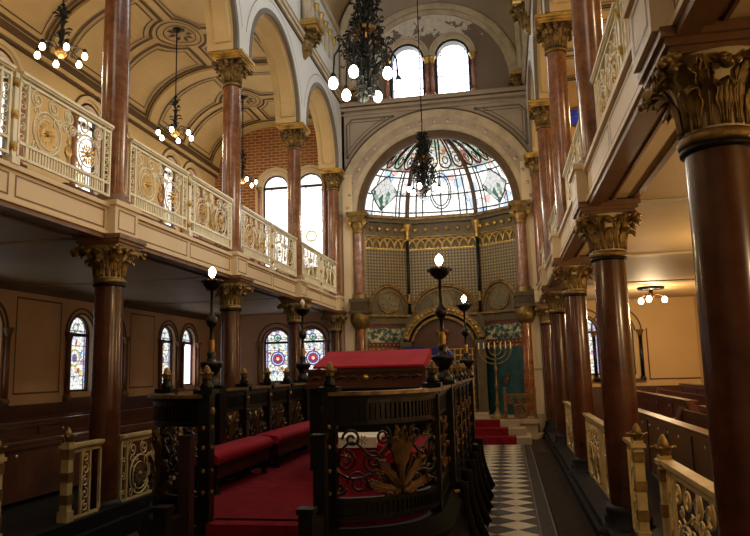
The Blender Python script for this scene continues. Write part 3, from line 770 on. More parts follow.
for s, w in ((-1,'left'),(1,'right')):
    k = thing('corbel', f'gilded corbel at the {w} foot of the lunette arch above the cornice', 'corbel', (XC+s*2.27, YE, 8.7), -PI/2)
    b_ = B().box(0,.26,-.2,.2,.5,.58); b_.build('abacus', 'gold', k)
    b_ = B().lathe([(.03,0),(.1,.08),(.14,.25),(.19,.5)], 12, (0,0,0), True, -PI/2, PI/2); b_.build('corbel_bell', 'oldgold', k)
    L = B()
    for a in (-1.2,-.6,0,.6,1.2): L.leaf(a, .1, .1, .26, .15, .13); L.leaf(a+.3, .12, .22, .27, .15, .13)
    L.build('corbel_leaves', 'oldgold', k, .012)

# ------------------------------------------------------------------ apse
AV = [(-3.60,17.95),(-2.52,18.68),(-.62,18.68),(.44,17.95)]
AX = (AC, 17.9)
bays = [(AV[0],AV[1]),(AV[1],AV[2]),(AV[2],AV[3])]
def bayP(i, inset=0.0):
    a, c = Vector(bays[i][0]), Vector(bays[i][1]); d = (c-a).normalized(); nrm = Vector((d.y,-d.x)); L = (c-a).length
    def P(u, v, w=0): q = a+d*(u+L/2)+nrm*(inset+w); return (q.x, q.y, v)
    return P, L
b = B(); pth = [(AV[0][0],YE+.2)]+AV+[(AV[3][0],YE+.2)]
for i in range(5):
    (x0,y0),(x1,y1) = pth[i], pth[i+1]
    b.add([(x0,y0,0),(x1,y1,0),(x1,y1,5.85),(x0,y0,5.85)], [(0,1,2,3)])
ap = struct('wall_apse', b, 'darkband', 'dark gilded three-sided apse wall around the ark', 'wall', solid=.02)
def band(name, mat, z0, z1, w, lo=0, uvs=False):
    b = B()
    for i in range(3):
        P, L = bayP(i)
        vs = [P(-L/2,z0,w),P(L/2,z0,w),P(L/2,z1,w),P(-L/2,z1,w),P(-L/2,z0,0),P(L/2,z0,0),P(L/2,z1,0),P(-L/2,z1,0)]
        b.add(vs, [(0,1,2,3),(3,2,6,7),(4,5,1,0)], uvs=[(0,z0),(L,z0),(L,z1),(0,z1)]*2)
    return b.build(name, mat, ap)
band('cornice', 'darkband', 5.62, 5.72, .16); band('cornice_lip', 'oldgold', 5.72, 5.78, .22); band('boss_band', 'darkband', 5.27, 5.62, .04)
band('lattice_ground', 'darkband', 4.93, 5.25, .012); band('gilt_line_upper', 'oldgold', 5.24, 5.28, .05); band('gilt_line_lower', 'gold', 4.9, 4.935, .04)
band('diaper_panel', 'diaper', 3.1, 4.9, .014); band('ledge', 'oldgold', 3.06, 3.12, .12); band('ledge_underside', 'darkband', 2.86, 3.06, .06)
band('red_strip', 'redband', 2.77, 2.86, .03); band('mosaic_band', 'mosaic', 2.38, 2.77, .02); band('red_dotted_band', 'redband', 2.24, 2.38, .03); band('gilt_base_line', 'oldgold', 2.16, 2.24, .03)
band('lower_panel', 'teal', .45, 2.16, .02)
bo = B(); lat = B(); ar = B(); rdl = B(); ro2 = B(); dots = B(); tym = B()
for i in range(3):
    P, L = bayP(i)
    nb = 6 if i == 1 else 5
    for k in range(nb): bo.ball(P((k+.5-nb/2)*L/nb*.92, 5.45, .05), .07, 12)
    na = 8 if i == 1 else 6; wv = L/na
    for k in range(-1, na):
        c = (k+1-na/2)*wv
        pts = [P(max(-L/2+.02, min(L/2-.02, c+wv*math.cos(PI*q/14))), 4.94+.27*math.sin(PI*q/14), .03) for q in range(15)]
        lat.tube(pts, .026, 5)
    for k in range(na*2-1): lat.ball(P((k+1-na)*wv/2, 4.95, .035), .026, 6)
    R = L/2-.06 if i != 1 else .86
    for r_, t_ in ((0,.034),(-.1,.02),(.05,.02)): ar.tube([P((R+min(r_,.04))*math.cos(PI*q/28), 3.12+(.76+r_)*math.sin(PI*q/28), .035) for q in range(29)], t_, 6)
    tym.poly([[(R*math.cos(PI*q/28), 3.12+.76*math.sin(PI*q/28)) for q in range(29)]], lambda u, v, d: P(u, v, .018+d), .006)
    for r_, t_ in ((.30,.022),(.24,.012)): rdl.tube([P(r_*math.cos(2*PI*q/32), 3.46+r_*math.sin(2*PI*q/32), .035) for q in range(32)], t_, 6, True)
    for k in range(6): a = 2*PI*k/6; rdl.tube([P(.06*math.cos(a), 3.46+.06*math.sin(a), .03), P(.2*math.cos(a+.4), 3.46+.2*math.sin(a+.4), .03)], .014, 5)
    ro2.poly([[(.29*math.cos(2*PI*q/28), 3.46+.29*math.sin(2*PI*q/28)) for q in range(28)]], lambda u, v, d: P(u, v, .025+d), .006)
    nd = 11
    for k in range(nd): dots.ball(P((k+.5-nd/2)*L/nd, 2.31, .035), .022, 6)
    for k in range(int(L/.13)): dots.ball(P((k+.5)*.13-L/2, 2.2, .035), .02, 6)
bo.build('boss', 'gold', ap); lat.build('gilt_arch_lattice', 'gold', ap); ar.build('blind_arch_moulding', 'oldgold', ap); tym.build('blind_arch_ground', 'darkband', ap)
rdl.build('roundel', 'oldgold', ap); ro2.build('roundel_ground', 'archolive', ap); dots.build('gilt_dot', 'gold', ap)
# slender colonnettes at the apse angles and console brackets above
for x, y, w in ((AV[1][0]+.0, AV[1][1]-.1, 'left'), (AV[2][0], AV[2][1]-.1, 'right')):
    r = thing('apse_colonnette', f'slim dark colonnette with gilt cap at the {w} angle of the apse', 'column', kind='thing')
    B().tube([(x,y,3.1),(x,y,5.2)], .04, 10).build('shaft', 'verdigris', r)
    B().lathe([(.04,0),(.07,.08),(.05,.12),(.08,.3),(.13,.42),(.13,.46),(.04,.46)], 12, (x,y,5.16)).build('capital', 'gold', r)
    B().lathe([(.07,0),(.075,.1),(.05,.16),(.06,.2),(.04,.26)], 12, (x,y,3.42)).build('ring', 'oldgold', r)
    B().box(x-.1,x+.1,y-.03,y+.1,.45,3.1).build('lower_pilaster', 'darkband', r)
# half dome of stained glass
ZD, HD = 5.78, 2.12
apex = Vector((AC, YE+.12, ZD+HD))
plan = []
for i in range(3):
    a, c = Vector(bays[i][0]), Vector(bays[i][1])
    for k in range(12):
        t = k/12; q = a.lerp(c, t); mid = Vector(AX)
        bul = 4*t*(1-t)*.12; q = q+(q-mid).normalized()*bul; plan.append(q)
plan.append(Vector(bays[2][1]))
# continue the two ends to the arch plane
plan = [Vector((AC-2.05, YE+.12))]+plan+[Vector((AC+2.05, YE+.12))]
NP = len(plan)
def dome(i, t):   # i plan index (float), t 0..1 height angle
    k = max(0, min(NP-2, int(i))); q = plan[k].lerp(plan[k+1], i-k); a = t*PI/2
    return (apex.x+(q.x-apex.x)*math.cos(a), apex.y+(q.y-apex.y)*math.cos(a), ZD+HD*math.sin(a))
def dome_patch(name, mat, t0, t1, nt):
    b = B(); vs = []; uv = []; us = [0]
    for i in range(1, NP): us.append(us[-1]+(plan[i]-plan[i-1]).length)
    for j in range(nt+1):
        t = t0+(t1-t0)*j/nt
        for i in range(NP): vs.append(dome(i, t)); uv.append(((us[i]-us[-1]/2)*max(.25, math.cos(t*PI/2)), t*3.2))
    b.add(vs, [(j*NP+i, j*NP+i+1, (j+1)*NP+i+1, (j+1)*NP+i) for j in range(nt) for i in range(NP-1)], True, uv)
    return b.build(name, mat, dm)
dm = thing('window_30', 'stained glass half dome over the apse with leaded diamonds and petals', 'window', kind='structure')
dome_patch('glass', 'glass_dome', 0, .42, 12); dome_patch('petal_glass', 'glass_petal', .42, .9, 8); dome_patch('crown_glass', 'glass_green', .9, 1.0, 4)
def dtube(b, pts, r, n=6, closed=False): b.tube([dome(i, t) for i, t in pts], r, n, closed)
rib = B()
for i in (13, 25): dtube(rib, [(i, t/20) for t in range(21)], .062, 8)
dtube(rib, [(i, 0.0) for i in range(NP)], .045, 6)
rib.build('dome_rib', 'domerib', dm)
ld = B()
for t in (.055, .2, .36, .42): dtube(ld, [(i, t) for i in range(NP)], .02, 5)
for i in (4, 7, 10.4, 16, 19, 22, 27.6, 31, 34): dtube(ld, [(i, t/16*.42) for t in range(17)], .018, 5)
for i in (11.2, 14.8, 23.2, 26.8): dtube(ld, [(i, t/16*.42) for t in range(17)], .022, 5)
ld.build('lead_line', 'lead', dm)
dia = B(); dg = B()
for ci in (6.6, 31.4):
    for q in (1, .8):
        dtube(dia, [(ci-3.9*q,.22),(ci-1.95*q,.22+.075*q),(ci,.22+.15*q),(ci+1.95*q,.22+.075*q),(ci+3.9*q,.22),(ci+1.95*q,.22-.075*q),(ci,.22-.15*q),(ci-1.95*q,.22-.075*q)], .026, 5, True)
    dg.add([tuple(Vector(dome(ci+du*3.9, .22+dv*.15))+Vector((0,-.012,-.004))) for du, dv in ((-1,0),(0,-1),(1,0),(0,1))], [(0,1,2,3)], uvs=[(-.4,0),(0,-.4),(.4,0),(0,.4)])
for q in (1, .82): dtube(dia, [(19+1.75*q*math.cos(2*PI*k/28), .24+.16*q*math.sin(2*PI*k/28)) for k in range(28)], .016, 5, True)
for ci in (6.6, 31.4): dtube(dia, [(ci-3.9,.22),(ci,.22),(ci+3.9,.22)], .014, 5); dtube(dia, [(ci,.07),(ci,.22),(ci,.37)], .014, 5)
dia.build('lead_ornament', 'lead', dm); dg.build('diamond_pane', 'glass_green', dm)
pt_ = B()
for k in range(12):
    ci = 1.9+k*(NP-4.8)/11; w = 1.32
    dtube(pt_, [(ci+w*math.cos(PI+PI*q/10), .52+.075*math.sin(PI+PI*q/10)) for q in range(11)]+[(ci+w*(1-.06*q), .52+.05*q) for q in range(1, 9)], .024, 5)
    dtube(pt_, [(ci-w*(1-.06*q), .52+.05*q) for q in range(0, 9)], .024, 5); dtube(pt_, [(ci+.6*math.cos(2*PI*q/12), .53+.04*math.sin(2*PI*q/12)) for q in range(12)], .016, 5, True)
pt_.build('petal_lead', 'verdigris', dm)
# flanking red marble apse columns over bulbous pedestals
for x, w in ((-3.70,'left'),(.52,'right')):
    y = YE-.06; r = thing('apse_column', f'rose marble column on gilded pedestal at the {w} side of the ark arch', 'column', kind='thing')
    B().lathe([(.135,3.66),(.14,4.2),(.13,5.28)], 28, (x,y,0)).build('shaft', 'marble_red', r)
    B().lathe([(.13,5.24),(.16,5.27),(.14,5.31),(.16,5.36),(.22,5.5),(.2,5.54)], 24, (x,y,0)).build('capital_bell', 'oldgold', r)
    k = B().cbox(x,y,5.54,.46,.42,.06).cbox(x,y,5.6,.4,.38,.1).cbox(x,y,5.7,.5,.46,.05).cbox(x,y,5.75,.56,.5,.06)
    for q in range(7): k.box(x-.19+q*.056, x-.16+q*.056, y-.215, y-.19, 5.6, 5.7)
    k.build('abacus', 'oldgold', r)
    v_ = B()
    for sx in (-1, 1):
        pts = [(x+sx*(.2+.055*(1-q/20)*math.cos(q*.55)), y-.2, 5.5+.055*(1-q/20)*math.sin(q*.55)) for q in range(20)]; v_.tube(pts, .016, 5)
    v_.build('volute', 'gold', r)
    B().lathe([(.2,3.5),(.2,3.55),(.17,3.57),(.185,3.62),(.15,3.66),(.13,3.66)], 24, (x,y,0)).build('shaft_base', 'oldgold', r)
    pd = B().cbox(x,y,3.4,.5,.46,.1).cbox(x,y,3.2,.44,.4,.2).cbox(x,y,3.12,.52,.48,.08)
    for q in range(8): pd.box(x-.2+q*.052, x-.165+q*.052, y-.222, y-.2, 3.22, 3.38)
    pd.build('pedestal_block', 'darkband', r)
    B().lathe([(.24,3.12),(.26,3.02),(.25,2.92),(.2,2.8),(.16,2.74),(.14,2.72)], 24, (x,y,0)).build('bulbous_corbel', 'oldgold', r)
    B().lathe([(.13,.5),(.135,1.5),(.125,2.74)], 24, (x,y,0)).build('lower_shaft', 'marble_orange', r)
    B().lathe([(.2,.0),(.2,.4),(.16,.44),(.17,.48),(.13,.52)], 24, (x,y,0)).build('base', 'darkband', r)
# pale pilaster strips of the nave end wall
b = B().box(.6,.86,YE-.05,YE,0,6.9).box(-4.12,-3.86,YE-.05,YE,0,6.9); struct('trim_8', b, 'fascia', 'pale plaster pilaster strips flanking the ark arch', 'pilaster')
b = B().box(.57,.89,YE-.11,YE,0,.5).box(.57,.89,YE-.08,YE,1.55,1.6); struct('baseboard_end', b, 'stone', 'stone foot of the pilaster beside the ark steps', 'pilaster')
# ark
r = thing('ark', 'gilded ark with arched canopy and lattice doors in the apse', 'ark', (-1.62, 18.3, .45))
pl = lambda u, v, d: (u, d, v)
b = B().ring(pl, (0,1.72), .93, 1.12, .25, PI-.25, -.12, .2, 30).ring(pl, (0,1.72), .8, .86, .25, PI-.25, -.1, .2, 30); b.build('arch', 'oldgold', r)
b = B()
for k in range(22):
    a = .3+(PI-.6)*k/21; b.ball((1.02*math.cos(a), -.14, 1.72+1.02*math.sin(a)), .04, 8)
b.build('arch_bead', 'gold', r)
b = B(); b.poly([[(-.86,1.2),(.86,1.2)]+arc(0,1.72,.84,0,PI,20)], lambda u, v, d: (u, .05+d, v), .05); b.build('tympanum', 'wood', r)
b = B()
for k in range(5): b.leaf(-PI/2+(k-2)*.5, .06, 1.85, .4, .12, .16)
b.build('tympanum_ornament', 'bronze', r, .012)
b = B().box(-.82,.82,.0,.06,.1,1.74); b.build('door_ground', 'wood', r)
b = B()
for k in range(11): b.box(-.79+k*.153,-.765+k*.153,-.05,0,.1,1.72)
for k in range(11): b.box(-.79,.79,-.045,.0,.12+k*.157,.145+k*.157)
b.build('door_lattice', 'gold', r)
for s in (-1, 1): b = B().box(s*.98-.12,s*.98+.12,-.12,.2,0,1.78).box(s*.98-.15,s*.98+.15,-.15,.2,1.78,1.92).box(s*.98-.15,s*.98+.15,-.15,.2,0,.14); b.build('pilaster', 'darkband', r)
b = B().box(-1.1,1.1,-.2,.2,-.02,.08); b.build('plinth', 'stone', r)
# platform and steps
b = B().box(-3.9,.62,16.55,18.6,0,.45).box(-3.9,.68,16.47,16.55,.36,.45); b.sweep(arc(.1,17.1,.62,-PI/2,0,12), [(0,0),(.06,0),(.06,.1),(0,.12)])
struct('floor_ark_platform', b, 'stone', 'pale stone platform in front of the ark', 'platform')
for k, (y0, z1, xr) in enumerate(((15.42,.15,.24),(15.82,.30,.14),(16.2,.45,.02))):
    r = thing('ark_step', ['bottom', 'middle', 'top'][k]+' of three red carpeted steps up to the ark', 'step', kind='thing')
    B().box(-3.3,xr+.2,y0,16.55,z1-.15+(.001 if k else 0),z1).build('stone_step', 'stone', r)
    B().box(-3.0,xr-.12-.06*k,y0-.012,16.55 if k == 2 else y0+.4,z1-.14,z1+.012).build('carpet', 'carpet', r)
# ------------------------------------------------------------------ ironwork
def spiral(cx, cz, r, turns=1.6, a0=0., sg=1, n=26, rin=.18):
    return [(cx+r*(1-(1-rin)*k/n)*math.cos(a0+sg*2*PI*turns*k/n), 0, cz+r*(1-(1-rin)*k/n)*math.sin(a0+sg*2*PI*turns*k/n)) for k in range(n+1)]
def circ(cx, cz, r, n=22): return [(cx+r*math.cos(2*PI*k/n), 0, cz+r*math.sin(2*PI*k/n)) for k in range(n)]
def flower(b, cx, cz, r, n=12):
    for k in range(n):
        a = 2*PI*k/n; ca, sa = math.cos(a), math.sin(a)
        P = [(.25*r,0),(.65*r,.13*r),(r,0),(.65*r,-.13*r)]
        for w in (-.012, .012): b.add([(cx+u*ca-v*sa, w, cz+u*sa+v*ca) for u, v in P], [(0,1,2,3)] if w < 0 else [(3,2,1,0)])
    b.lathe([(.0001,-.025),(.2*r,-.018),(.28*r,0),(.2*r,.018),(.0001,.025)], 10)
    nv = 50; b.v[-nv:] = [(cx+x, z, cz+y) for x, y, z in b.v[-nv:]]
def plate(b, pts, w=.02):
    n = len(pts)
    b.poly([pts], lambda u, v, d: (u, d-w/2, v), w)
def iron(name, label, cat, W, H, fringe, m_iron, m_flower, m_rail, strips=True, z0=0., t=.0095):
    r = thing(name, label, cat); h = W/2; f0 = z0+.02
    f = B(); bar = lambda x, a, c, q=.013: f.box(x-q, x+q, -q, q, a, c)
    rail = lambda z, a=-h, c=h, q=.013: f.box(a, c, -q, q, z-q, z+q)
    s_ = .13 if strips else 0
    for s in (-1, 1):
        bar(s*(h-.013), z0, z0+H)
        if strips: bar(s*(h-s_), z0, z0+H)
    v0 = z0+(.15 if fringe else .03); rail(z0+.013); rail(z0+H-.06)
    if fringe: rail(v0)
    f.build('frame', m_iron, r)
    hr = B().box(-h, h, -.045, .045, z0+H-.012, z0+H+.016).box(-h, h, -.03, .03, z0+H-.03, z0+H-.01); hr.build('handrail', m_rail, r)
    if fringe:
        g = B(); n = int((W-2*s_)/.042)
        for k in range(n): x = -h+s_+(k+.5)*(W-2*s_)/n; g.box(x-.008, x+.008, -.006, .006, z0+.02, v0)
        g.build('slat_band', m_iron, r)
    sc_ = B(); wi = W-2*s_; top = z0+H-.07; mid = top-.17
    if W < .7 and not strips and fringe is False and m_rail == 'ivorydark':
        for x in (-.07, .07): sc_.box(x-.012, x+.012, -.012, .012, z0+.02, z0+H-.06)
        for k in range(5): sc_.tube(spiral(0, z0+.09+k*(H-.22)/4, .058, 1.3, PI/2, (-1)**k, 18), t, 5)
        sc_.build('scrollwork', m_iron, r); return r
    nt = max(2, round(wi/.26)); rt = min(.088, wi/nt*.36)
    for k in range(nt):
        cx = -wi/2+(k+.5)*wi/nt; sg = 1 if k < nt/2 else -1
        sc_.tube(spiral(cx, top-rt, rt, 1.7, PI/2, sg), t, 5); sc_.tube(spiral(cx+sg*rt*.95, top-rt*2.25, rt*.42, 1.3, PI/2, -sg, 14), t*.8, 5)
    big = min(.215, (mid-v0)/2, wi/4*.92); cz = v0+big+.005
    fl = []
    nb = 2 if wi > .7 else 1
    for k in range(nb):
        cx = 0 if nb == 1 else (-1, 1)[k]*(wi/4+.02)
        sc_.tube(circ(cx, cz, big), t*1.15, 5, True); sc_.tube(spiral(cx, cz, big*.86, .9, PI*.2, 1 if k else -1, 22, .72), t*.8, 5)
        q = B(); flower(q, cx, cz, big*.62); fl.append(q)
        for a in range(4):
            a_ = PI/4+PI/2*a; sc_.tube([(cx+big*.62*math.cos(a_),0,cz+big*.62*math.sin(a_)),(cx+big*math.cos(a_+.3),0,cz+big*math.sin(a_+.3))], t*.7, 5)
            sc_.tube(spiral(cx+big*1.18*math.cos(a_), cz+big*1.18*math.sin(a_), big*.24, 1.2, a_+PI, 1, 12), t*.8, 5)
        for s in (-1, 1):
            sc_.tube([(cx+s*big*.3*(1-math.cos(PI*q_/10)), 0, cz+big+(top-2.2*rt-cz-big)*q_/10) for q_ in range(11)], t*.8, 5)
    if strips:
        for s in (-1, 1):
            n = int((H-.2)/.1)
            for k in range(n): sc_.tube(spiral(s*(h-s_/2-.003), v0+.06+k*(top-v0-.08)/max(1,n-1), .042, 1.2, PI/2*(1 if k%2 else -1), s, 14), t*.75, 5)
    sc_.build('scrollwork', m_iron, r)
    c_ = B(); sc_2 = B()
    for k in range(3):
        z = v0+.06+k*.13; plate(c_, [(0,z),(.02,z+.05),(0,z+.10),(-.02,z+.05)], .026)
    for s in (-1, 1): plate(c_, [(0,v0+.05),(s*.055,v0+.12),(s*.04,v0+.18),(s*.015,v0+.11)], .02)
    for s in (-1, 1): sc_2.tube([(s*.012,0,v0),(s*.012,0,top)], t*.7, 5); sc_2.tube(spiral(s*.06, v0+.36, .045, 1.5, PI if s > 0 else 0, s, 14), t*.8, 5); sc_2.tube(spiral(s*.07, top-.2, .05, 1.5, PI if s > 0 else 0, -s, 14), t*.8, 5)
    sc_2.build('stem_scroll', m_iron, r) if wi > .7 else None
    c_.build('leaf_stem', m_flower, r)
    for q in fl: q.build('sunflower', m_flower, r)
    return r
HALF = {0: 'half nearer the entrance', 1: 'half nearer the ark'}
proto = None
for side, x in (('left', FL+.0), ('right', FR)):
    xr = -4.25 if side == 'left' else 1.0
    for i in range(4):
        a, c = YC[i]+.2, YC[i+1]-.2; w = (c-a-.10)/2
        for k in range(2):
            if side == 'right' and i == 0 and k == 0: pass
            y = a+w/2+.0+k*(w+.10)
            la = f'ivory railing panel of the {side} gallery, {ORD[i]} bay in view, {HALF[k]}'
            if proto is None:
                proto = iron('gallery_railing', la, 'railing', w, .8, True, 'ivory', 'gold', 'ivory'); proto.location = (xr, y, 3.63); proto.rotation_euler = (0,0,PI/2); proto['group'] = 'gallery railing panels'
            else: dup(proto, (xr, y, 3.63), PI/2, la, 'gallery railing panels')
        la = f'ivory railing post with gilt knobs, {side} gallery, middle of the {ORD[i]} bay'
        y = (a+c)/2
        if side == 'left' and i == 0:
            post = thing('railing_post', la, 'railing post', (xr, y, ZG), 0, 'gallery railing posts')
            B().cbox(0,0,0,.05,.05,.86).build('shaft', 'ivory', post)
            for z in (.12,.42,.72): B().lathe([(.03,0),(.045,.03),(.045,.06),(.03,.09)], 10, (0,0,z)).build('gilt_collar', 'gold', post)
            B().lathe([(.03,0),(.03,.03),(.0001,.05)], 10, (0,0,.86)).build('gilt_cap', 'gold', post)
            q = B().cbox(0,0,0,.1,.1,.07); q.build('foot', 'ivory', post)
        else: dup(post, (xr, y, ZG), 0, la)
# dim wooden gallery seating behind the railing
for i, y in enumerate((5.2, 8.75, 12.25, 15.7)):
    r = thing('gallery_bench', f'dark bench back glimpsed behind the left gallery railing, {ORD[i]} bay from the camera', 'bench', (-5.2, y, ZG))
    B().box(-.03,.03,-1.4,1.4,.0,.42).build('backrest', 'wood', r); B().box(-.45,0,-1.4,1.4,.2,.25).build('seat', 'wood', r); B().box(-.05,.05,-1.42,1.42,.42,.46).build('top_rail', 'redwood', r)

# ------------------------------------------------------------------ lower railings and newel posts
def newel(label, x, y, z, h=.66):
    r = thing('newel_post', label, 'post', (x, y, z))
    b = B()
    b.cbox(0,0,.0,.105,.105,.1).cbox(0,0,.1,.078,.078,h-.1); b.build('shaft', 'ivorydark', r)
    for q in (.16,.36,.56): B().cbox(0,0,q*h/.66,.092,.092,.085).build('carved_band', 'oldgold', r)
    b = B().cbox(0,0,h,.115,.115,.03).cbox(0,0,h+.03,.085,.085,.03); b.build('cap', 'ivorydark', r)
    b = B().lathe([(.028,0),(.022,.02),(.037,.045),(.038,.07),(.026,.1),(.012,.125),(.0001,.14)], 10, (0,0,h+.065))
    for k in range(6): b.leaf(2*PI*k/6, .045, h+.06, .07, .04, .04)
    b.build('pinecone_finial', 'oldgold', r, .004)
    return r
newel('cream banded newel post with cone finial left of the nearest left column', -4.2, 6.16, .30, .68)
newel('cream newel post cut by the left edge of the view', -4.2, 5.2, .30, .68)
newel('cream newel post with gilt cone right of the second right column', 1.05, 6.3, .17, .78)
newel('cream newel post at the head of the near right railing', 1.05, 5.28, .17, .78)
def lowrail(label, x, y0, y1, z, h, group='aisle railings', strips=True):
    r = iron('aisle_railing', label, 'railing', abs(y1-y0), h, False, 'ivorydark', 'oldgold', 'ivorydark', strips); r.location = (x, (y0+y1)/2, z); r.rotation_euler = (0,0,PI/2); r['group'] = group
    return r
lowrail('short cream railing piece joining left newel and nearest left column', -4.2, 6.2, 6.72, .30, .70, strips=False)
lr = lowrail('cream scrolled railing right of the nearest left column', -4.2, 7.1, 8.6, .30, .70)
dup(lr, (-4.2, 9.5, .30), PI/2, 'cream scrolled railing before the second left column, behind the platform')
dup(lr, (-4.2, 11.5, .30), PI/2, 'cream scrolled railing past the second left column')
lowrail('large cream railing at lower right running to the nearest right column', 1.05, 3.7, 5.2, .17, .80)
lowrail('narrow cream railing piece between second right column and newel post', 1.05, 6.4, 6.8, .17, .80, strips=False)
r0 = lowrail('cream railing between second and third right columns, near half', 1.05, 7.2, 8.72, .17, .80)
dup(r0, (1.05, 9.5, .17), PI/2, 'cream railing between second and third right columns, far half')
dup(r0, (1.05, 11.45, .17), PI/2, 'cream railing between third and fourth right columns, near half')
dup(r0, (1.05, 13.0, .17), PI/2, 'cream railing between third and fourth right columns, far half')
# ------------------------------------------------------------------ pews (rows run along the hall)
def pew(label, x, y0, y1, z, top, face, plates=0, mat='wood'):
    """x = panel facing the nave, sitter behind it; face = +1 when the seat lies towards +x"""
    L = y1-y0; r = thing('pew', label, 'pew', (x, y0, z)); H = top-z; f = face
    bx = lambda b, a, c, *q: b.box(min(f*a,f*c), max(f*a,f*c), *q)
    b = B(); bx(b, 0, .04, 0, L, .05, H-.03)
    n = max(1, int(L/1.1))
    b.build('front_panel', mat, r)
    for k in range(n+1): b = B(); bx(b, -.012, 0, k*L/n-.04*(k > 0), k*L/n+.04*(k < n), .06, H-.06); b.build('stile', mat, r)
    b = B(); bx(b, -.03, .12, -.02, L+.02, H-.025, H); bx(b, -.03, .06, -.01, L+.01, H-.07, H-.03); b.build('book_rest', mat, r)
    b = B(); bx(b, .36, .71, 0, L, .38, .43); b.build('seat', mat, r)
    b = B(); bx(b, .71, .75, 0, L, .2, H-.02); b.build('backrest', mat, r)
    for yy in (0, L):
        prof = [(0,0),(.76,0),(.77,H-.0),(.68,H+.03),(.62,H-.14),(.54,.62),(.42,.56),(.3,.62),(.18,H-.12),(.0,H)]
        b = B(); b.poly([[(f*u, v) for u, v in prof]], lambda u, v, d: (u, yy-.03+d, v), .06); b.build('bench_end', mat, r)
    if plates:
        for k in range(plates):
            b = B(); b.lathe([(.017,0),(.017,.006),(.0001,.008)], 10); yy = .3+(L-.6)*k/max(1, plates-1)
            b.v = [(-f*(.004+zz), yy+xx, H-.14+yy2) for xx, yy2, zz in b.v]; b.build('number_plate', 'enamel', r)
    return r
pew('long dark pew front with white number discs behind the right railing', 1.82, 4.3, 11.2, .17, .98, 1, 13)
pew('second row pew in the right aisle with carved end showing, far block', 2.62, 11.1, 16.6, .17, 1.09, 1, 6, 'redwood')
pew('second row pew in the right aisle, near block beside the nearest column', 2.62, 4.4, 10.5, .17, 1.05, 1, 4, 'redwood')
pew('back row pew in the right aisle under the yellow end wall', 3.42, 6.0, 15.0, .17, 1.24, 1, 0, 'redwood')
pew('front pew of the left aisle behind the nearest left column', -5.25, 6.5, 16.4, .30, .97, -1, 9)
pew('short front pew of the left aisle with dark bench end at the frame edge', -5.25, 3.9, 5.9, .30, .97, -1, 2)
pew('second row pew along the left aisle wall', -6.25, 5.0, 16.8, .30, 1.10, -1, 7)

# ------------------------------------------------------------------ reading platform (bimah)
X0 = -1.595; ZP = .68
BM = thing('bimah', 'black and gilt railed reading platform with red carpet in the nave', 'platform', (0,0,0))
def side_path(s):
    p = [(X0+s*(.435+.615*math.sin(PI/2*k/14)), 5.12-.62*math.cos(PI/2*k/14)) for k in range(15)]
    return p
def outline(off=0.):
    R_ = [(X0+(.435)+(.615+off)*math.sin(PI/2*k/14), 5.12-(.62+off)*math.cos(PI/2*k/14)) for k in range(15)] + [(X0+1.05+off, 9.75+off)]
    L_ = [(2*X0-x, y) for x, y in reversed(R_)]
    return L_+R_          # from back left, round the front, to back right
o = outline(.04)
b = B(); b.poly([o], lambda u, v, d: (u, v, d), ZP-.03); b.build('deck', 'blackwood', BM)
b = B(); ring_ = outline(.05)
pth_r = ring_[len(ring_)//2:]; pth_l = ring_[:len(ring_)//2]
prof = [(0,0),(.16,0),(.16,.16),(.13,.2),(.12,.3),(.06,.38),(.05,.52),(.07,.56),(.03,.62),(.0,.66)]
b.sweep(pth_r, prof); b.sweep(pth_l, prof)
b.build('plinth_moulding', 'matteblack', BM)
b = B(); b.poly([outline(-.06)], lambda u, v, d: (u, v, ZP-.03+d), .03)
b.box(X0-.40, X0+.40, 4.43, 4.62, .3, ZP).box(X0-.40,X0+.40,3.98,4.40,.02,.36); b.build('red_carpet', 'carpet', BM)
b = B().box(X0-.5,X0+.5,4.0,4.5,0,.34); b.build('entrance_step', 'blackwood', BM)
for s in (-1, 1):
    b = B().cbox(X0+s*.44, 4.22, 0, .075, .075, 1.24).cbox(X0+s*.44, 4.22, 1.24, .095, .095, .03); b.build('stair_newel', 'leather' if s < 0 else 'blackwood', BM)
    b = B().cbox(X0+s*.44, 3.92, 0, .08, .08, .86).cbox(X0+s*.44, 3.92, .86, .1, .1, .03).box(X0+s*.44-.03,X0+s*.44+.03,3.92,4.22,.1,.8); b.build('stair_cheek', 'blackwood', BM)
class Path:
    def __init__(s, pts):
        s.p = [Vector(q) for q in pts]; s.d = [0.]
        for a, c in zip(s.p, s.p[1:]): s.d.append(s.d[-1]+(c-a).length)
        s.L = s.d[-1]
    def __call__(s, u, w, v):
        u_ = max(0, min(s.L, u)); k = 0
        while k < len(s.p)-2 and s.d[k+1] < u_: k += 1
        d = (s.p[k+1]-s.p[k]).normalized(); q = s.p[k]+d*(u-s.d[k])
        if k < len(s.p)-2 and s.d[k+1]-s.d[k] > 0:
            pass
        return (q.x+d.y*w, q.y-d.x*w, v)
def acanthus(b, cx, z0, h, p):
    """modelled acanthus spray, leaves fanned out in the plane of the panel, both faces"""
    for th, l, dz in ((0,1.02,0),(-.3,.6,.3),(.3,.6,.3),(-.75,.62,.08),(.75,.62,.08),(-1.3,.6,.02),(1.3,.6,.02)):
        c_, s_ = math.cos(th), math.sin(th)
        b.map = lambda x, y, z: p(cx+x*c_+z*s_, y, z0+dz*h+z*c_-x*s_)
        for sg in (1, -1): b.leaf(sg*PI/2, .004, 0, h*l, .045, h*.15, 4, .02)
    b.map = p
    for sg in (-1, 1):
        b.tube([(cx+sg*(.02+.10*q/10), 0, z0+.02*math.sin(q)) for q in range(11)], .014, 6)
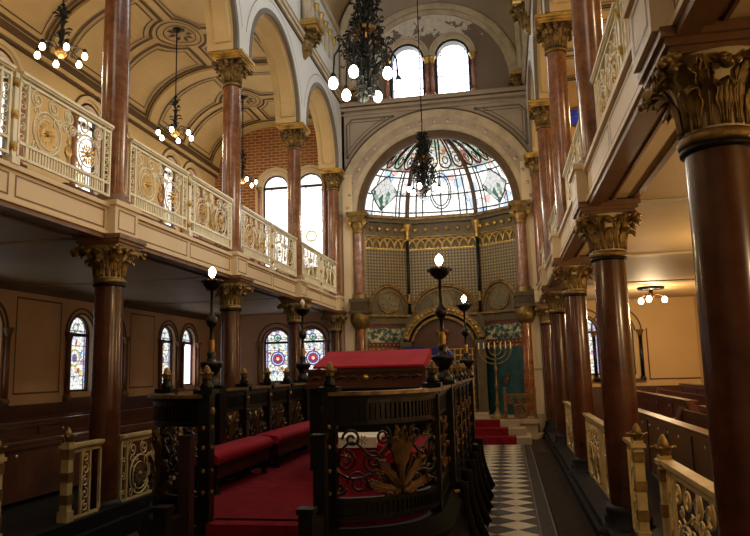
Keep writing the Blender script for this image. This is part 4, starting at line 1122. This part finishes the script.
def bpanel(path, style=0, bronze='darkbronze'):
    p = Path(path); L = p.L; pr = None
    nseg = max(1, int(L/.08))
    us = [L*k/nseg for k in range(nseg+1)]
    def bar(b, w0, w1, z0, z1):
        for a, c in zip(us, us[1:]):
            vs = [p(a,w0,z0),p(c,w0,z0),p(c,w1,z0),p(a,w1,z0),p(a,w0,z1),p(c,w0,z1),p(c,w1,z1),p(a,w1,z1)]
            b.add(vs, [(0,3,2,1),(4,5,6,7),(0,1,5,4),(1,2,6,5),(2,3,7,6),(3,0,4,7)])
    f = B(); bar(f,-.012,.012,1.325,1.44); bar(f,-.022,.022,1.30,1.325); bar(f,-.03,.03,1.44,1.47)
    fo = f.build('railing_panel', 'black', BM)
    f = B(); bar(f, -.03,.03,.70,.73); bar(f,-.012,.012,.73,.81); bar(f,-.022,.022,.81,.84); f.build('bottom_rail', 'black', fo)
    f = B(); bar(f,-.05,.05,1.47,1.495); bar(f,-.06,.06,1.495,1.515); f.build('top_rail', 'blackwood', fo)
    for w0 in (.061, -.068): f = B(); bar(f,w0,w0+.007,1.492,1.516); f.build('gilt_rail_edge', 'oldgold', fo)
    b = B(); b.map = p; n = int(L/.035)
    for k in range(n):
        u = (k+.5)*L/n; b.box(u-.008,u+.008,-.024,.024,1.335,1.435)
    b.build('frieze_groove', 'black', fo); b = B(); b.map = p
    for k in range(n): u = (k+.5)*L/n; b.box(u-.008,u+.008,-.022,.022,.735,.805)
    b.build('base_groove', 'black', fo)
    b = B(); b.map = p; t = .0095; c = L/2
    for sg in (-1, 1):
        k = L/.95
        for (du, z, r_, a0, tu) in ((.13,1.22,.06,PI/2,1.6),(.34,1.21,.062,0,1.5),(.20,1.07,.085,PI,1.8),(.38,1.07,.07,PI/2,1.6),(.30,.93,.075,0,1.7),(.42,.90,.045,PI,1.4),(.14,.93,.05,PI/2,1.4)):
            b.tube(spiral(c+sg*du*k, z, r_*min(1,k*1.05), tu, a0 if sg > 0 else PI-a0, sg), t, 5)
        b.tube([(c+sg*k*(.02+.44*q/14), 0, .86+.16*math.sin(PI*q/14*.5)+.05*math.sin(PI*q/7)) for q in range(15)], t*1.1, 5)
        b.tube([(c+sg*k*(.05+.40*q/14), 0, 1.14+.05*math.cos(PI*q/5)) for q in range(15)], t, 5)
        b.box(c+sg*(L/2-.02)-.01, c+sg*(L/2-.02)+.01, -.014, .014, .73, 1.44)
    b.build('scrollwork', 'black', fo)
    b = B(); b.map = p; acanthus(b, c, .845, .42, p); b.build('acanthus_spray', bronze, fo, .006)
    for sg in (-1, 1):
        for q in range(3):
            b = B(); flower(b, c+sg*(.16+.11*q)*L/.95, 1.0+.1*((q*2) % 3), .035, 7); b.v = [p(*v_) for v_ in b.v]; b.build('gilt_rosette', 'oldgold', fo)
    return fo
def bpost(x, y, lamp=False, name='railing_post'):
    w = .15 if lamp else .085
    b = B().cbox(x,y,.5,w,w,1.02)
    if lamp: b.lathe([(.21,0),(.21,.1),(.17,.16),(.18,.24),(.13,.34),(.14,.4),(.1,.5)], 16, (x,y,.12))
    po = b.build(name, 'black', BM)
    q = B().cbox(x,y,1.52,w+.05,w+.05,.03)
    if not lamp:
        q.lathe([(.04,0),(.05,.02),(.03,.05),(.035,.07)], 10, (x,y,1.55)); q.build('cap', 'black', po)
        q = B().lathe([(.022,0),(.03,.03),(.028,.06),(.016,.09),(.0001,.105)], 10, (x,y,1.61))
        for k in range(6): q.leaf(2*PI*k/6, .026, 1.61, .06, .02, .03, c=(x,y,0))
        q.build('pinecone_finial', 'oldgold', po, .004)
        for z in (.86,1.0,1.15,1.28):
            for a in range(4): B().lathe([(.008,0),(.014,.014),(.008,.028)], 8, (x+(w/2)*math.cos(PI/2*a), y+(w/2)*math.sin(PI/2*a), z)).build('gilt_stud', 'oldgold', po)
        B().ball((x+w/2*(1 if x < X0 else -1), y, 1.40), .022, 8, 1.4).build('gilt_boss', 'oldgold', po)
    else:
        q.build('cap', 'black', po); q = B()
        for z in (.5,.62): q.lathe([(w*.72,0),(w*.8,.015),(w*.72,.03)], 16, (x,y,z))
        q.build('gilt_ring', 'oldgold', po)
    return po
PY_ = [6.06, 6.76, 7.46, 8.16, 8.86, 9.66]
for s in (-1, 1):
    sp_ = side_path(s)
    bpost(*sp_[0]); bpost(*sp_[-1])
    bpanel(sp_ if s > 0 else sp_)
    xs = sp_[-1][0]; prev = sp_[-1][1]
    for k, y in enumerate(PY_):
        bpanel([(xs, prev+.05), (xs, y-.05)] if s > 0 else [(xs, prev+.05), (xs, y-.05)]); prev = y
        bpost(xs, y, (k == 0) or (s < 0 and k == 4) or (s > 0 and k == 5))
        # scroll bracket at the foot of the platform side
        b = B(); xo = xs+s*.1
        b.tube([(xo+s*(.02+.16*(q/12)**2), y, .70-.62*q/12) for q in range(13)]+[(xo+s*(.18+.04*math.cos(PI/2+q*.6)), y, .06+.05*math.sin(q*.6)) for q in range(6)], [.055-.0015*q for q in range(19)], 8)
        b.build('scroll_bracket', 'matteblack', BM)
bpanel([(X0-.96, 9.7), (X0-.05, 9.7)]); bpanel([(X0+.05, 9.7), (X0+.96, 9.7)]); bpost(X0, 9.7)
for ch in BM.children: pass
# ------------------------------------------------------------------ lamps on the platform
def lamp(label, x, y, lit=True, top=2.50):
    r = thing('lamp_standard', label, 'lamp', (x, y, 1.55)); h = top-1.55
    b = B().lathe([(.075,0),(.08,.03),(.055,.06),(.045,.09),(.06,.11),(.095,.17),(.105,.2),(.1,.215),(.045,.22),(.035,.26),(.045,.29),(.03,.31)], 20); b.build('urn_base', 'black', r)
    b = B().lathe([(.028,.3),(.03,.34),(.03,.40),(.026,.42)], 14); b.build('copper_collar', 'brass', r)
    b = B().lathe([(.026,.42),(.018,.45),(.017,.53),(.04,.55),(.055,.585),(.05,.62),(.024,.65),(.015,.67),(.014,h-.07),(.026,h-.06)], 16); b.build('shaft', 'black', r)
    b = B().lathe([(.02,h-.07),(.05,h-.055),(.085,h-.02),(.095,h+.01),(.1,h+.03),(.085,h+.03),(.02,h+.0)], 22)
    for k in range(8):
        a = 2*PI*k/8; b.ball((.1*math.cos(a), .1*math.sin(a), h+.015), .014, 6)
    b.build('drip_pan', 'black', r)
    b = B().lathe([(.018,h),(.018,h+.05),(.012,h+.055)], 10); b.build('bulb_holder', 'brass', r)
    b = B().lathe([(.012,h+.055),(.028,h+.08),(.035,h+.102),(.03,h+.128),(.014,h+.15),(.0001,h+.16)], 12); b.build('candle_bulb', 'flamebulb' if lit else 'candle', r)
    return r
lamp('lit black lamp standard at the near left of the platform before the window pair', -2.69, 6.06)
lamp('lit black lamp standard before the ark, the nearer and taller one', -.545, 6.06)
lamp('unlit black lamp standard at the far left of the platform before the third column', -2.645, 8.86, False, 2.46)
lamp('lit black lamp standard before the ark, the farther and smaller one', -.545, 9.66)
# benches
def bench(label, x0, x1, y0, y1, zt, drape=False, mat='cushion'):
    r = thing('bench', label, 'bench', (0,0,0)); h = zt-ZP
    b = B(); n = 8
    P_ = []
    for (xa, za) in ((x0,0),(x0,.07),(x0+.03,.095),((x0+x1)/2,.11),(x1-.03,.095),(x1,.07),(x1,0)): P_.append((xa, zt-.1+za))
    k = len(P_)
    vs = [(a, y, c if 0 < j < k-1 and yi not in (0, 3) or j in (0, k-1) else c-.02) for yi, y in enumerate((y0, y0+.04, y1-.04, y1)) for j, (a, c) in enumerate(P_)]
    b.add(vs, [(i*k+j, i*k+(j+1)%k, (i+1)*k+(j+1)%k, (i+1)*k+j) for i in range(3) for j in range(k)], True); b.add([vs[j] for j in range(k)], [tuple(range(k-1,-1,-1))]); b.add([vs[3*k+j] for j in range(k)], [tuple(range(k))])
    b.build('seat_cushion', mat, r)
    b = B().box(x0+.03,x1-.03,y0+.05,y1-.05,zt-.22,zt-.1); b.build('apron', 'leather', r)
    if drape: b = B().box(x0+.01,x1-.01,y0+.01,y1-.01,ZP,zt-.1); b.build('red_drape', 'redcloth', r)
    else:
        for xa in (x0+.06, x1-.06):
            for ya in (y0+.1, y1-.1):
                b = B().lathe([(.035,0),(.02,.06),(.03,.14),(.028,zt-.1-ZP)], 10, (xa,ya,ZP)); b.build('leg', 'blackwood', r)
    return r
bench('red cushioned bench along the left railing, nearer the platform entrance', -2.62, -2.33, 5.4, 6.75, 1.03)
bench('red cushioned bench along the left railing, farther from the entrance', -2.62, -2.33, 6.95, 8.75, 1.03)
bench('red cushioned bench inside the right platform railing', -.98, -.68, 5.5, 6.7, 1.03)
bench('red draped seat behind the curved front railing', -1.64, -1.02, 5.75, 6.3, 1.06, True)
b = B().box(-1.60,-1.08,5.80,6.2,1.072,1.105).box(-1.59,-1.09,5.735,5.80,1.02,1.105); tag(b.build('folded_cloth','whitecloth'), 'white folded cloth lying on the red draped seat', 'cloth')
# reading desk
r = thing('reading_desk', 'dark carved reading desk on the platform under a red cloth', 'desk', (0,0,0))
B().box(-1.98,-.80,6.85,7.5,ZP,1.48).build('body', 'blackwood', r)
B().box(-2.02,-.76,6.80,7.55,1.48,1.53).box(-2.02,-.76,6.80,7.55,1.64,1.675).box(-1.99,-.79,6.83,7.52,1.53,1.64).build('frieze', 'wood', r)
for k in range(9):
    if k != 4: x = -1.9+k*.128; B().tube([(x-.05,6.825,1.57),(x,6.815,1.60),(x+.05,6.825,1.585)], .012, 5).build('carved_leaf', 'wood', r)
b = B(); b.lathe([(.0001,-.02),(.03,-.01),(.03,0)], 12); b.v = [(x-1.39, 6.825+z, 1.585+y) for x, y, z in b.v]; b.build('gilt_rosette', 'gold', r)
b = B(); prof = [(6.78,1.68),(6.78,1.70),(7.42,1.865),(7.58,1.87),(7.58,1.60),(7.55,1.60),(7.55,1.68)]
b.poly([prof], lambda u, v, d: (-1.92+d, u, v), 1.12); tag(b.build('red_cloth','redcloth'), 'red velvet cloth spread over the sloping reading desk', 'cloth')
r = thing('side_table', 'small dark stand behind the reading desk under a blue cloth', 'table', (-.92,8.1,ZP))
B().lathe([(.2,0),(.2,.03),(.05,.08),(.04,.6),(.05,1.06)], 14).build('pedestal', 'blackwood', r); B().cbox(0,0,1.06,.5,.4,.04).build('tabletop', 'blackwood', r)
b = B(); b.poly([[(-.33,1.02),(.33,1.02),(.3,1.15),(.24,1.2),(-.2,1.23),(-.29,1.16)]], lambda u, v, d: (-.92+u, 7.86+d, ZP+v), .48); tag(b.build('blue_cloth','bluecloth'), 'blue velvet cloth draped over a stand beyond the red desk', 'cloth')

# ------------------------------------------------------------------ ark railings and menorah
ir = iron('ark_railing', 'bronze scrolled railing on the stone platform right of the ark steps', 'railing', .66, .56, False, 'bronze', 'bronze', 'bronze', False, t=.018); ir.location = (.26, 16.72, .45)
dup(ir, (-3.4, 16.72, .45), 0, 'bronze scrolled railing left of the ark steps, hidden behind the platform') if False else None
for x, w in ((-.09,'left'),(.60,'right')):
    r = thing('ark_rail_post', f'bronze post with finial at the {w} end of the ark railing', 'post', (x,16.72,.45))
    B().cbox(0,0,0,.05,.05,.6).build('shaft', 'bronze', r); B().lathe([(.03,0),(.045,.02),(.02,.05),(.035,.08),(.03,.11),(.0001,.15)], 10, (0,0,.6)).build('finial', 'oldgold', r)
r = thing('menorah', 'tall brass menorah with ivory candles standing right of the ark', 'menorah', (-.27,17.0,.45))
b = B().lathe([(.2,0),(.2,.03),(.14,.06),(.1,.12),(.05,.18),(.035,.3),(.055,.36),(.03,.42),(.025,.7),(.05,.76),(.025,.82),(.022,1.1),(.05,1.16),(.02,1.22),(.015,1.62)], 16); b.build('stem', 'oldgold', r)
b = B(); cup = B()
for k, R_ in enumerate((.14,.26,.38)):
    for s in (-1, 1):
        pts = [(s*R_*math.sin(PI/2*q/12), 0, 1.62-R_*.9*math.cos(PI/2*q/12)-.0) for q in range(13)]; b.tube(pts, .014, 6)
        cup.lathe([(.015,0),(.035,.03),(.03,.05),(.01,.05)], 8, (s*R_,0,1.60)); B().lathe([(.014,0),(.014,.15),(.0001,.16)], 8, (s*R_,0,1.64)).build('candle', 'candle', r)
cup.lathe([(.015,0),(.035,.03),(.03,.05),(.01,.05)], 8, (0,0,1.60)); B().lathe([(.014,0),(.014,.15),(.0001,.16)], 8, (0,0,1.64)).build('candle', 'candle', r)
b.build('branch', 'oldgold', r); cup.build('candle_cup', 'oldgold', r)
b = B(); flower(b, 0, 0, .17, 10); o = b.build('wall_ornament', 'oldgold', None, 0, (.02, 18.02, 1.35)); o.rotation_euler = (0,0,.6); o.location = (.0, 18.17, 1.35); tag(o, 'round gilt ornament on the teal apse panel right of the ark', 'ornament')

# ------------------------------------------------------------------ chandeliers and ceiling lamp
def aisle_chandelier(label, x, y, zc, z):
    r = thing('aisle_chandelier', label, 'chandelier', (x, y, z)); H = zc-z
    B().tube([(0,0,.38),(0,0,H)], .013, 6).build('rod', 'black', r)
    B().lathe([(.02,H-.02),(.07,H-.05),(.09,H-.005)], 12).build('ceiling_rose', 'black', r)
    b = B()
    for z_ in (.2,.32,.44,.58,.72): b.lathe([(.015,0),(.035,.02),(.015,.05)], 8, (0,0,z_))
    rr = random.Random(5)
    for k in range(26): b.leaf(rr.uniform(0,2*PI), .02, rr.uniform(.12,.62), rr.uniform(.08,.14), rr.uniform(.05,.12), .045)
    b.lathe([(.02,.1),(.05,.14),(.03,.2),(.02,.4)], 10); b.build('leafy_stem', 'verdigris', r, .006)
    B().lathe([(.0001,-.085),(.05,-.07),(.085,-.02),(.085,.02),(.06,.07),(.02,.1)], 16).build('brass_ball', 'brass', r)
    for k in range(6):
        a = 2*PI*k/6+.3; ca, sa = math.cos(a), math.sin(a)
        b = B().tube([(ca*q,sa*q,z_) for q, z_ in ((.06,.05),(.14,.12),(.22,.08),(.28,.06),(.33,.05))], .011, 6); b.tube(spiral(.2,0.03,.05,1.3,0,1,12), .007, 5)
        n_ = 5*13; b.v[-n_:] = [(x_*ca, x_*sa, z_) for x_, y_, z_ in b.v[-n_:]]
        b.lathe([(.02,.06),(.035,.03),(.035,-.0),(.02,-.0)], 8, (.33*ca,.33*sa,.0)); ao = b.build('arm', 'verdigris', r)
        g = B().lathe([(.02,.0),(.034,-.025),(.042,-.055),(.03,-.09),(.0001,-.105)], 12, (.33*ca,.33*sa,0)); g.build('bulb', 'bulb', ao)
    return r
c1 = aisle_chandelier('leafy bulb chandelier under the left gallery vault, first from the camera', -6.15, 8.5, 8.52, 6.35)
c1['group'] = 'left gallery chandeliers'
dup(c1, (-6.15, 12.05, 6.35), .5, 'leafy bulb chandelier under the left gallery vault, second from the camera')
dup(c1, (-6.15, 15.6, 6.35), .9, 'leafy bulb chandelier before the bare brick end wall')
def big_chandelier(label, x, y, ztop, z, narrow=False):
    r = thing('nave_chandelier', label, 'chandelier', (x, y, z)); H = ztop-z; q = .8 if narrow else 1.
    B().tube([(0,0,.9),(0,0,H)], .014, 6).build('rod', 'black', r)
    b = B().lathe([(.02,-.3),(.05,-.2),(.03,-.1),(.06,.1),(.04,.5),(.06,.8),(.02,1.0)], 12)
    rr = random.Random(11)
    for k in range(420):
        u = rr.random(); zz = -.32+u*1.5
        rad = (.08+.30*max(0, 1-abs(zz-.25)/.6)+.12*max(0,1-abs(zz-.85)/.35))*q
        a = rr.uniform(0, 2*PI); R_ = rad*math.sqrt(rr.random())
        b.leaf(a, R_*.9, zz, rr.uniform(.07,.15)*rr.choice((1,-1,1)), rr.uniform(.03,.1), rr.uniform(.03,.055))
    b.build('iron_foliage', 'verdigris', r, .006)
    B().lathe([(.02,.46),(.1*q,.48),(.17*q,.55),(.18*q,.6),(.15*q,.63),(.05*q,.65)], 20).build('brass_bowl', 'brass', r)
    for k in range(6):
        a = 2*PI*k/6+.35; ca, sa = math.cos(a), math.sin(a)
        pts = [(.08*q,.3),(.2*q,.42),(.34*q,.36),(.43*q,.2),(.44*q,.02),(.45*q,-.08)]
        b = B().tube([(ca*u, sa*u, v) for u, v in pts], .013, 6)
        for (cu, cv, rad) in ((.27*q,.2,.07*q),(.36*q,.45,.06*q)):
            b.tube([(ca*(cu+p_[0]), sa*(cu+p_[0]), cv+p_[2]) for p_ in spiral(0,0,rad,1.4,0,1,14)], .008, 5)
        b.lathe([(.02,.06),(.045,.02),(.045,-.01),(.02,-.01)], 8, (.45*q*ca,.45*q*sa,-.1)); ao = b.build('arm', 'verdigris', r)
        s_ = .7 if narrow else .88
        g = B().lathe([(.03,.0),(.062*s_,-.04*s_),(.075*s_,-.09*s_),(.06*s_,-.15*s_),(.02,-.18*s_),(.0001,-.19*s_)], 14, (.45*q*ca,.45*q*sa,-.11)); g.build('globe', 'globe', ao)
    return r
big_chandelier('large iron foliage chandelier with white globes hanging over the platform', -1.68, 8.75, 12.5, 5.68)
big_chandelier('slim dark foliage chandelier on a long rod before the dome window', -1.70, 15.75, 12.5, 6.0, True)
r = thing('ceiling_lamp', 'three bulb ceiling lamp under the right gallery before the yellow wall', 'ceiling lamp', (3.02, 15.1, ZS-.02))
B().lathe([(.27,.03),(.26,-.01),(.05,-.03)], 24).build('ceiling_plate', 'black', r)
B().lathe([(.04,-.02),(.05,-.1),(.07,-.16),(.03,-.2)], 12).build('stem', 'bronze', r)
for k in range(3):
    a = 2*PI*k/3+.15; ca, sa = math.cos(a), math.sin(a)
    ao = B().tube([(0,0,-.14),(.14*ca,.14*sa,-.1),(.26*ca,.26*sa,-.16)], .014, 6).build('arm', 'bronze', r)
    B().lathe([(.02,0),(.05,-.04),(.055,-.08),(.04,-.12),(.0001,-.13)], 12, (.27*ca,.27*sa,-.16)).build('bulb', 'bulb', ao)
# rear wall
b = B().box(XW_L-.35, XW_R+.35, YB-.3, YB, 0, 13.2); struct('wall_back', b, 'taupe', 'plain back wall of the hall behind the viewpoint', 'wall')

# ------------------------------------------------------------------ light
def point(name, loc, power, col=(1,.72,.42), r=.15):
    l = bpy.data.lights.new(name, 'POINT'); l.energy = power; l.color = col; l.shadow_soft_size = r
    o = bpy.data.objects.new(name, l); C.objects.link(o); o.location = loc; return o
def area(name, loc, rot, sx, sy, power, col):
    l = bpy.data.lights.new(name, 'AREA'); l.shape = 'RECTANGLE'; l.size = sx; l.size_y = sy; l.energy = power; l.color = col
    o = bpy.data.objects.new(name, l); C.objects.link(o); o.location = loc; o.rotation_euler = rot; return o
for y in (1.75, 5.25, 8.5, 12.05, 15.6): point('aisle_chandelier_light', (-6.15, y, 6.1), 43, (1,.76,.46))
for y in (1.75, 5.25, 8.75, 12.25, 15.75): point('right_gallery_light', (2.85, y, 6.3), 55, (1,.74,.44))
point('nave_chandelier_light', (-1.68, 8.75, 5.2), 75, (1,.86,.68), .3)
point('apse_chandelier_light', (-1.70, 15.75, 5.5), 120, (1,.88,.7), .2)
point('under_gallery_light', (3.02, 15.1, 2.7), 85, (1,.72,.4), .12)
for y in (1.5, 5.0, 9.0): point('under_gallery_light', (3.02, y, 2.3), 72, (1,.70,.36), .12)  # unseen lights added along the right aisle to brighten the soffit
for x, y in ((-2.645,6.06),(-.545,6.06),(-.545,9.66)): point('lamp_light', (x, y, 2.72), 6, (1,.7,.36), .05)
# cool fill added at the windowless back wall, and daylight of the clerestory
area('back_wall_fill', (XC, YB+.15, 9.4), (-PI/2-.30, 0, 0), 3.6, 3.2, 420, (.92,.95,1))
area('clerestory_daylight', (.78, 8.0, 10.1), (0, PI/2-.12, 0), .8, 12.5, 300, (.86,.94,1))
w = bpy.data.worlds.new('daylight'); sc.world = w; w.use_nodes = True
w.node_tree.nodes['Background'].inputs[0].default_value = (.75,.85,1,1); w.node_tree.nodes['Background'].inputs[1].default_value = .6

# ------------------------------------------------------------------ camera
yaw, pit, rol = .18353, .14726, -.02557
def wdir(x, y, fw):
    r_ = math.cos(rol)*x-math.sin(rol)*y; u_ = math.sin(rol)*x+math.cos(rol)*y
    F_ = fw*math.cos(pit)-u_*math.sin(pit); U_ = fw*math.sin(pit)+u_*math.cos(pit)
    return Vector((r_*math.cos(yaw)-F_*math.sin(yaw), r_*math.sin(yaw)+F_*math.cos(yaw), U_))
cd = bpy.data.cameras.new('camera'); cam = bpy.data.objects.new('camera', cd); C.objects.link(cam)
R_, U_, Bk = wdir(1,0,0), wdir(0,1,0), -wdir(0,0,1)
cam.matrix_world = Matrix(((R_.x,U_.x,Bk.x,0),(R_.y,U_.y,Bk.y,0),(R_.z,U_.z,Bk.z,1.65),(0,0,0,1)))
cd.sensor_width = 36; cd.sensor_fit = 'HORIZONTAL'; cd.lens = 690/750*36; cd.clip_start = .05; cd.clip_end = 200
sc.camera = cam
sc.view_settings.view_transform = 'Standard'; sc.view_settings.look = 'None'; sc.view_settings.gamma = 1; sc.view_settings.exposure = 0
